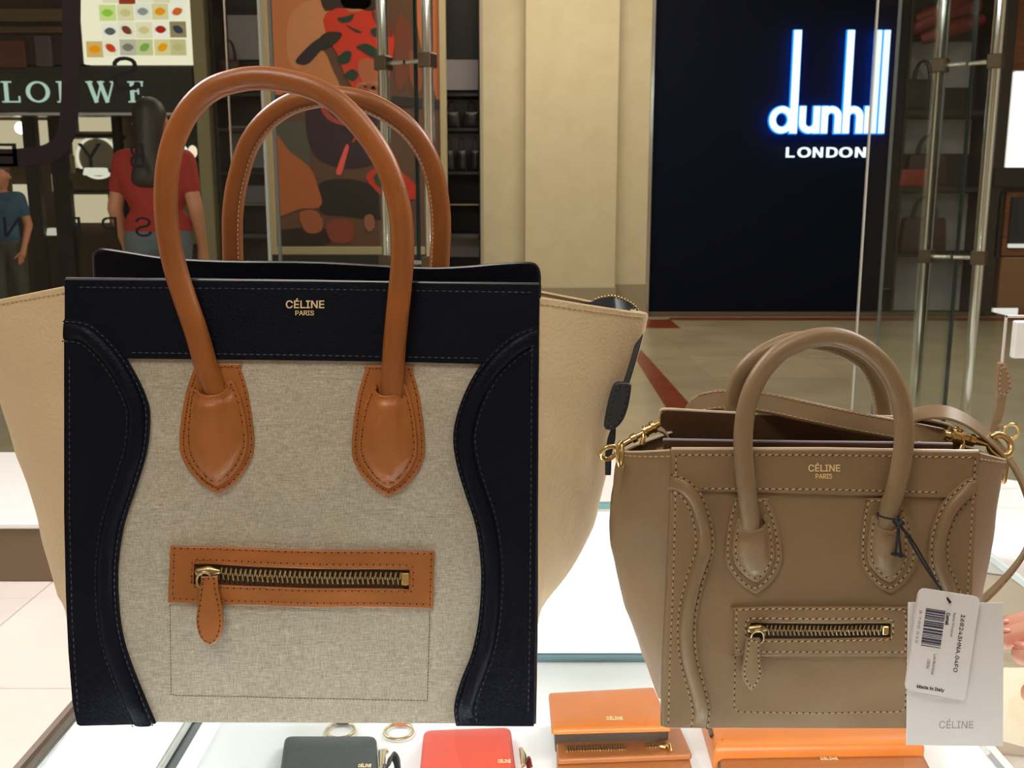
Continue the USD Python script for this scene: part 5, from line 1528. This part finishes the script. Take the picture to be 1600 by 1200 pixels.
def tag_text(text, px, py, size, length, rot, bold=False, ink=None):
    """Printing on the tag: rot 0 reads across it, rot 1 reads down it; px, py is where it starts."""
    s = PT.uv(px, py, WT)
    V, F = letters(text, 1.0, 1.0, bold); lo, hi = V.min(0), V.max(0); V = (V - lo) / (hi - lo)
    x, y = (DNn, AXn) if rot else (AXn, -DNn)
    uv = s + np.outer(V[:, 0] * length, x) + np.outer(V[:, 1] * size, y)
    m = (np.c_[uv, WT - .0001 + V[:, 2] * .0003], F)
    return part(tg, 'printed_text', PT.put(m), ink or (INK if bold else GREY_INK), False)


MM = np.linalg.norm(PT.uv(1500, 1000, WT) - PT.uv(1400, 1000, WT)) / 100
tag_text('168243HNA.04FO', 1502, 960, 6.5 * MM, 94 * MM, 1, False, INK)
tag_text('Nano Shopper', 1489, 957, 5 * MM, 40 * MM, 1)
tag_text('Camel', 1479, 957, 6 * MM, 20 * MM, 1, True)
tag_text('Lot Number', 1459, 1022, 4.5 * MM, 34 * MM, 1)
tag_text('0036', 1449, 1030, 5 * MM, 15 * MM, 1)
tag_text('Made in Italy', 1432, 1076, 7 * MM, 44 * MM, 0, True)
rs = np.random.default_rng(11)
bars, y = [], 0.0
o = PT.uv(1447, 950, WT)
while y < 60:
    wd = float(rs.choice([1.2, 1.2, 2.2, 3.4])); gp = float(rs.choice([1.0, 1.5, 2.4]))
    c0 = o + DNn * (y * MM); c1 = c0 + DNn * (wd * MM); ex = AXn * (31 * MM)
    v = np.array([c0, c0 + ex, c1 + ex, c1]); v8 = np.vstack([np.c_[v, np.full(4, WT)], np.c_[v, np.full(4, WT + .00015)]])
    bars.append((v8, np.array([(4, 7, 6), (4, 6, 5), (0, 4, 5), (0, 5, 1), (1, 5, 6), (1, 6, 2), (2, 6, 7), (2, 7, 3), (3, 7, 4), (3, 4, 0)])))
    y += wd + gp
part(tg, 'barcode', PT.put(cat(*bars)), plain('blue_black_ink', (.05, .05, .10), .6), False, kind='stuff')
tag_text('3 700 546', 1437, 953, 4 * MM, 54 * MM, 1)
# cord knotted round the right handle
W3 = lambda pts: spline(pts, 8)
hb = lambda px, py, w: PN.pts(np.array([[*PN.uv(px, py, w), w]]), True)[0]
cordw = thing('tag_cord', 'thin black cord knotted round the right handle root', 'cord', tuple(hb(1390, 810, .02)))
wrap = np.array([hb(1388 + 17 * math.cos(a), 806 + 4 * math.sin(a) + (3 * math.cos(a)), .0135 + .0085 * math.sin(a + .2)) for a in np.linspace(0, 4 * np.pi, 49)])
part(cordw, 'cord_wrap', tube(wrap, .0007, 7), CORD, 60)
endp = PT.pts(np.array([[hol[0], hol[1], WT + .0012]]))[0]; endb = PT.pts(np.array([[hol[0], hol[1] - .0006, WT - .003]]))[0]
part(cordw, 'cord_strand', tube(W3([hb(1404, 818, .0215), hb(1420, 842, .024), hb(1442, 880, .028), endp]), .0008, 7), CORD, 60)
part(cordw, 'cord_strand', tube(W3([hb(1404, 818, .0205), hb(1424, 842, .023), hb(1448, 882, .026), endb]), .0007, 7), CORD, 60)
for k, (x, y) in enumerate(((1399, 866), (1408, 868))):
    part(cordw, 'cord_end', tube(W3([hb(1404, 820, .021), hb(1402 + k * 3, 840, .020), hb(x, y, .0165)]), .00085, 7), CORD, 60)
    part(cordw, 'cord_tip', tube(np.array([hb(x - 6, y - 1, .0165), hb(x, y + 1, .0168), hb(x + 5, y - 1, .0165)]), [.0010, .0014, .0010], 8), CORD, 60)
part(cordw, 'knot', tube(W3([hb(1397, 812, .0215), hb(1404, 820, .0235), hb(1410, 814, .0220)]), [.0012] + [.0019] * 15 + [.0012], 10), CORD, 60)

# ------------------------------------------------------------------ the glass display case under the bags
CX0, CX1, CY0, CY1, CB = -.322, .505, .40, 1.18, .573
case = thing('display_case', 'white lit glass topped display case under the two bags', 'display case', (0, .8, 0))
part(case, 'glass_top', box(CX0, CX1, CY0, CY1, TABLE - .008, TABLE - .0005, .001), CASE_GLASS, False)
part(case, 'top_rim', box(CX0 - .0095, CX0 - .001, CY0 - .02, CY1 + .006, TABLE - .010, TABLE, .002), TAUPE_METAL, False)
part(case, 'glass_edge', box(CX1 + .0005, CX1 + .004, CY0, CY1 + .006, TABLE - .009, TABLE, .001), plain('pale_case_edge', (.60, .66, .66), .2), False)
part(case, 'top_rim', box(CX0 - .0095, CX1 + .004, CY0 - .04, CY0 - .001, TABLE - .022, TABLE, .002), TAUPE_METAL, False)
part(case, 'glass_edge', box(CX0, CX1, CY1 + .001, CY1 + .006, TABLE - .009, TABLE, .001), plain('teal_glass_edge', srgb(96, 150, 152), .2), False)
part(case, 'side_pane', box(CX0 - .006, CX0 - .001, CY0, CY1, CB + .004, TABLE - .011), plain('frosted_side_glass', (.82, .87, .87), .3), False, label='frosted pale side pane')
part(case, 'side_pane', box(CX1 + .002, CX1 + .007, CY0, CY1, CB + .004, TABLE - .011), CASE_GLASS, False)
part(case, 'back_panel', box(CX0, CX1, CY1 - .004, CY1, CB + .010, TABLE - .010), plain('pale_back_glass', (.80, .86, .86), .55), False)
part(case, 'back_rail', box(CX0, CX1, CY1 - .009, CY1, CB, CB + .009, .001), plain('teal_grey_rail', srgb(96, 124, 130), .3), False)
part(case, 'base_panel', box(CX0 - .012, CX1 + .012, CY0 - .03, CY1 + .006, CB - .02, CB), WHITE, False, label='white inner floor of the case')
part(case, 'side_rail', box(CX0 - .0008, CX0 + .006, CY0, CY1 - .012, .622, .635, .001), plain('dark_steel_rail', srgb(46, 58, 62), .3, .4), False)
part(case, 'side_rail', box(CX0 - .0008, CX0 + .004, CY0, CY1 - .012, .6355, .642, .001), STEEL, False)
part(case, 'bottom_rail', box(CX1 - .006, CX1 - .001, CY0 - .03, CY1 - .01, CB + .0005, CB + .005, .001), plain('grey_steel_rail', srgb(150, 152, 156), .3, .4), False)
part(case, 'lamp_housing', cat(box(CX0 + .01, CX1 - .01, .548, .552, .7585, TABLE - .0085, .0005), box(CX0 + .01, CX1 - .01, .402, .548, TABLE - .0125, TABLE - .0085, .0005)), STEEL, False)
part(case, 'plinth', box(CX0 - .012, CX1 + .012, CY0 - .03, CY1 + .006, 0, CB - .0205, .003), WHITE, False)


# ------------------------------------------------------------------ small leather goods inside the case
def leather_slab(px, z, th, material, parent, name, r=.008, s=.008, b=.004, dome=.002):
    """A soft flat piece lying level: px is the outline of its top face, seen at height z."""
    p = np.array([at_z(x, y, z)[:2] for x, y in px])
    o = rounded(p, r, 7) if len(p) == 4 else p
    V, F = slab(o, z - th, z - dome, b=b, s=s, dome=dome, rad=.02)
    return part(parent, name, (V, F), material, 50)


def foil(parent, text, px, py, wpx, z, hpx=6):
    a, b = at_z(px - wpx / 2, py + hpx / 2, z), at_z(px + wpx / 2, py - hpx / 2, z)
    V, F = fit_text(text, a[0], b[0], a[1], b[1], z, z + .0006, True)
    return part(parent, 'stamped_name', (V, F), GOLD_FOIL, False)


z = CB + .022
bw = thing('zip_wallet', 'small black zip wallet below the front of the big tote', 'wallet', tuple(at_z(520, 1190, CB)))
m = leather_slab([(445, 1146), (588, 1146), (594, 1235), (432, 1235)], z, .009, BLACK_LEATHER, bw, 'top_cover', .010)
leather_slab([(445, 1148), (588, 1148), (594, 1237), (432, 1237)], z - .0095, .0120, plain('black_gusset', (.012, .013, .014), .6), bw, 'lower_cover', .010, b=.003, dome=.0005)
p0, p1 = at_z(597, 1176, z - .004), at_z(597, 1200, z - .004)
part(bw, 'zip_slider', tube(np.array([p0 + [.004, .006, -.002], p0, p1]), [.0025, .004, .003], 10), OLD_GOLD, 50)
q = spline([p1, at_z(606, 1198, z - .006), at_z(612, 1180, z - .008), at_z(620, 1190, z - .012), at_z(622, 1215, z - .016)], 6)
part(bw, 'pull_strap', ribbon(q, (.6, .4, .7), .0085, .0018), BLACK_LEATHER, 50)
foil(bw, 'CÉLINE', 570, 1196, 22, z + .0002)
rw_ = thing('zip_wallet', 'small red orange zip wallet under the right corner of the tote', 'wallet', tuple(at_z(735, 1190, CB)))
leather_slab([(662, 1137), (796, 1132), (806, 1232), (652, 1235)], z, .009, RED, rw_, 'top_cover', .010)
leather_slab([(662, 1139), (798, 1134), (810, 1234), (652, 1237)], z - .0095, .0120, RED, rw_, 'lower_cover', .010, b=.003, dome=.0005)
p0, p1 = at_z(814, 1170, z - .006), at_z(818, 1196, z - .006)
part(rw_, 'zip_slider', tube(np.array([p0, (p0 + p1) / 2 + [.001, 0, .001], p1]), [.0020, .0035, .0025], 10), OLD_GOLD, 50)
q = spline([p1, at_z(824, 1186, z - .008), at_z(828, 1200, z - .012)], 6)
part(rw_, 'pull_strap', ribbon(q, (.6, .4, .7), .007, .0018), plain('maroon_leather', srgb(110, 40, 34), .5), 50)
foil(rw_, 'CÉLINE', 788, 1189, 20, z + .0002)


def key_ring(px, py, material, label):
    c = at_z(px, py, CB + .003)
    t = thing('key_ring', label, 'key ring', tuple(c - [0, 0, .003]))
    an = np.linspace(0, 2 * np.pi, 37)[:-1]
    part(t, 'ring', tube(np.c_[c[0] + .0155 * np.cos(an), c[1] + .0155 * np.sin(an), np.full(36, c[2])], .0015, 8, closed=True), OLD_GOLD, 60)
    s = np.array([c + [0, .013, -.0005], c + [0, .017, .003], c + [0, .025, .0025], c + [0, .055, .001]])
    part(t, 'leather_loop', ribbon(spline(s, 5), (1, 0, 0), .018, .0022), material, 50)


key_ring(532, 1141, plain('plum_leather', srgb(64, 34, 42), .5), 'brass key ring with plum leather loop behind the black wallet')
key_ring(623, 1143, ORANGE, 'brass key ring with orange leather loop between two wallets')

# folded orange wallet with its zip pocket in front
zt2 = CB + .040
ow = thing('folded_wallet', 'orange folded wallet with gold zip, left of the small bag', 'wallet', tuple(at_z(950, 1150, CB)))
leather_slab([(857, 1080), (1022, 1071), (1050, 1133), (862, 1138)], zt2, .007, ORANGE, ow, 'flap', .004, b=.003, dome=.001)
leather_slab([(864, 1088), (1020, 1080), (1046, 1131), (868, 1135)], zt2 - .0072, .030, DARK_BROWN, ow, 'body', .004, b=.002, dome=.0)
leather_slab([(868, 1122), (1056, 1118), (1082, 1178), (870, 1186)], CB + .014, .006, COGNAC, ow, 'zip_pocket', .004, b=.002, dome=.0005)
leather_slab([(870, 1168), (1072, 1160), (1092, 1240), (870, 1246)], CB + .0075, .007, COGNAC, ow, 'lower_cover', .004, b=.002, dome=.0005)
a, b = at_z(884, 1171, CB + .0145), at_z(978, 1168, CB + .0145)
bx_ = box(-1, 1, -1, 1, -1, 1, .3)
part(ow, 'zip_teeth', cat(*[(np.array(bx_[0]) * [.0010, .0038, .0012] + a + (b - a) * (k + .5) / 22, bx_[1]) for k in range(22)]), GOLD, 30, kind='stuff')
a, b = at_z(1008, 1166, CB + .0145), at_z(1030, 1164, CB + .0145)
part(ow, 'zip_teeth', cat(*[(np.array(bx_[0]) * [.0010, .0034, .0012] + a + (b - a) * (k + .5) / 5, bx_[1]) for k in range(5)]), GOLD, 30, kind='stuff')
c = at_z(1038, 1166, CB + .017)
part(ow, 'zip_slider', tube(np.array([c - [.005, 0, 0], c, c + [.005, .001, 0], c + [.006, -.008, -.002]]), [.002, .0045, .003, .0022], 10), GOLD, 50)
foil(ow, 'CÉLINE', 960, 1122, 24, zt2 + .0001)

# two long tan wallets under the small bag
lw = thing('long_wallet', 'long tan wallet with a rolled front under the small bag', 'wallet', tuple(at_z(1270, 1150, CB)))
leather_slab([(1092, 1082), (1428, 1080), (1446, 1158), (1116, 1162)], CB + .030, .0295, ORANGE, lw, 'body', .004, b=.009, dome=.001)
part(lw, 'side_edge', tube(np.array([at_z(1117, 1160, CB + .016), at_z(1112, 1150, CB + .026), at_z(1094, 1086, CB + .026)]), .0022, 8), DARK_BROWN, 60)
lw2 = thing('long_wallet', 'long brown wallet lying nearest the viewer on the right', 'wallet', tuple(at_z(1270, 1190, CB)))
leather_slab([(1124, 1180), (1440, 1168), (1476, 1240), (1128, 1250)], CB + .014, .0135, COGNAC, lw2, 'body', .005, b=.004, dome=.001)
part(lw2, 'side_edge', tube(np.array([at_z(1125, 1182, CB + .008), at_z(1128, 1215, CB + .008), at_z(1130, 1248, CB + .008)]), .0030, 8), plain('slate_edge', srgb(66, 58, 66), .5), 60)
foil(lw2, 'CÉLINE', 1295, 1185, 24, CB + .0142, 5)

# ------------------------------------------------------------------ clear block and leather charm on the pouf, a hand at the right edge
AY = 2.20
ax0, ax1 = at_y(1556, 640, AY)[0], at_y(1700, 640, AY)[0]
az1 = at_y(1580, 492, AY)[2]
ac = thing('acrylic_block', 'clear acrylic display block standing on the white pouf', 'display block', ((ax0 + ax1) / 2, AY, .4505))
part(ac, 'clear_body', box(ax0, ax1, AY, AY + .14, .4505, az1), CASE_GLASS, False)
for x in (ax0 + .003, ax1 - .003):
    part(ac, 'polished_edge', box(x - .003, x + .003, AY - .004, AY - .0005, .4505, az1, .001), plain('acrylic_edge_%d' % fresh(), (.70, .68, .64), .15), False)
part(ac, 'polished_edge', box(ax0, ax1, AY - .004, AY - .0005, az1 - .006, az1, .001), plain('acrylic_top_edge', (.70, .68, .64), .15), False)
ip = at_y(1583, 560, AY + .07); iq = at_y(1640, 502, AY + .07)
part(ac, 'white_inset', box(ip[0], iq[0], AY + .07, AY + .09, ip[2], iq[2], .003), WHITE, False)
HY = AY - .10
HP = Panel((at_y(1565, 620, HY)[0], HY, .4505), 0.0)
ch = thing('leather_charm', 'taupe leaf shaped leather charm with gold ring before the clear block', 'charm', tuple(HP.o))
c = HP.uvs(spline([(1563, 566), (1571, 570), (1577, 586), (1580, 604), (1575, 614), (1565, 620), (1557, 619), (1555, 604), (1556, 584), (1558, 571)], 4, True))
cp_ = part(ch, 'leaf_tab', HP.put(slab(c, -.006, .006, b=.003, s=.008, dome=.002, rad=.02, back=True)), TAUPE, 50)
o = inset(c, .006)
sew(cp_, HP, np.c_[o, np.full(len(o), .0075)], TAUPE_STITCH, closed=True, length=.007, gap=.004, r=.0012)
q = spline([at_y(1565, 616, HY), at_y(1562, 640, HY), at_y(1554, 668, HY), at_y(1548, 700, HY), np.array([HP.o[0] - .03, HY, .4525])], 6)
part(ch, 'stem', ribbon(q, (1, 0, 0), .022, .006), TAUPE, 50)
c = at_y(1580, 674, HY - .02); an = np.linspace(0, 2 * np.pi, 29)[:-1]
part(ch, 'gold_ring', tube(np.stack([c[0] + .016 * np.cos(an), np.full(28, c[1]), c[2] + .016 * np.sin(an)], 1), .0035, 8, closed=True), GOLD, 60)
part(ch, 'ring_strap', ribbon(spline([at_y(1556, 664, HY), at_y(1568, 668, HY - .01), c - [.012, 0, -.004]], 5), (0, .3, 1), .010, .003), TAUPE, 50)

T = at_y(1572, 1022, .655)
hand = thing('person', 'hand of a person reaching in from the right edge beside the tags', 'person', tuple(T))
G = lambda x, y, z: T + np.array([x, y, z])
hb_ = {}
chains = []
for k, (dx, dy, dz, ln) in enumerate(((.004, .000, .000, 1.0), (.000, .019, .003, 1.08), (.008, .037, .002, 1.0), (.022, .053, -.003, .82))):
    pts_ = [G(dx + .008, dy, dz), G(dx + .008 + .024 * ln, dy + .001, dz + .007), G(dx + .008 + .052 * ln, dy + .001, dz + .012), G(.100, .004 + .018 * k, .006)]
    for j, (p_, r_) in enumerate(zip(pts_, (.0078, .0086, .0094, .0115))):
        hb_['f%d%d' % (k, j)] = (p_, r_ * (.9 if k == 3 else 1))
    chains += [('f%d%d' % (k, j), 'f%d%d' % (k, j + 1)) for j in range(3)]
for j, (p_, r_) in enumerate(((G(.016, -.012, -.024), .0088), (G(.045, -.014, -.026), .0102), (G(.080, -.010, -.022), .0125), (G(.125, .004, -.012), .0150))):
    hb_['t%d' % j] = (p_, r_)
chains += [('t%d' % j, 't%d' % (j + 1)) for j in range(3)]
for j, (p_, r_) in enumerate(((G(.135, .010, .000), .017), (G(.135, .045, .000), .016), (G(.175, .028, .000), .024), (G(.235, .034, -.004), .027), (G(.42, .05, -.02), .042))):
    hb_['p%d' % j] = (p_, r_)
chains += [('f03', 'p0'), ('f13', 'p0'), ('f13', 'p1'), ('f23', 'p1'), ('f33', 'p1'), ('p0', 'p1'), ('p0', 'p2'), ('p1', 'p2'), ('t3', 'p2'), ('p2', 'p3'), ('p3', 'p4'), ('t3', 'p0')]
hm = part(hand, 'body', fused(hull_chain(hb_, chains, 20), .003, 8), HAND_SKIN, True)
for k in range(4):
    p_, r_ = hb_['f%d0' % k]
    s_ = trimesh.creation.icosphere(2, 1.0)
    part(hm, 'finger_nail', (np.array(s_.vertices) * [.0062, .0050, .0022] + p_ + [-.001, 0, r_ * .84], np.array(s_.faces)), NAIL, True)
sl = [hb_['p3'][0] + [.02, .003, 0], (hb_['p3'][0] + hb_['p4'][0]) / 2, hb_['p4'][0] + [.06, .006, -.005]]
part(hand, 'sleeve', tube(spline(sl, 6), np.linspace(.036, .055, 13), 20), plain('dark_sleeve', (.03, .03, .035), .8), 60)
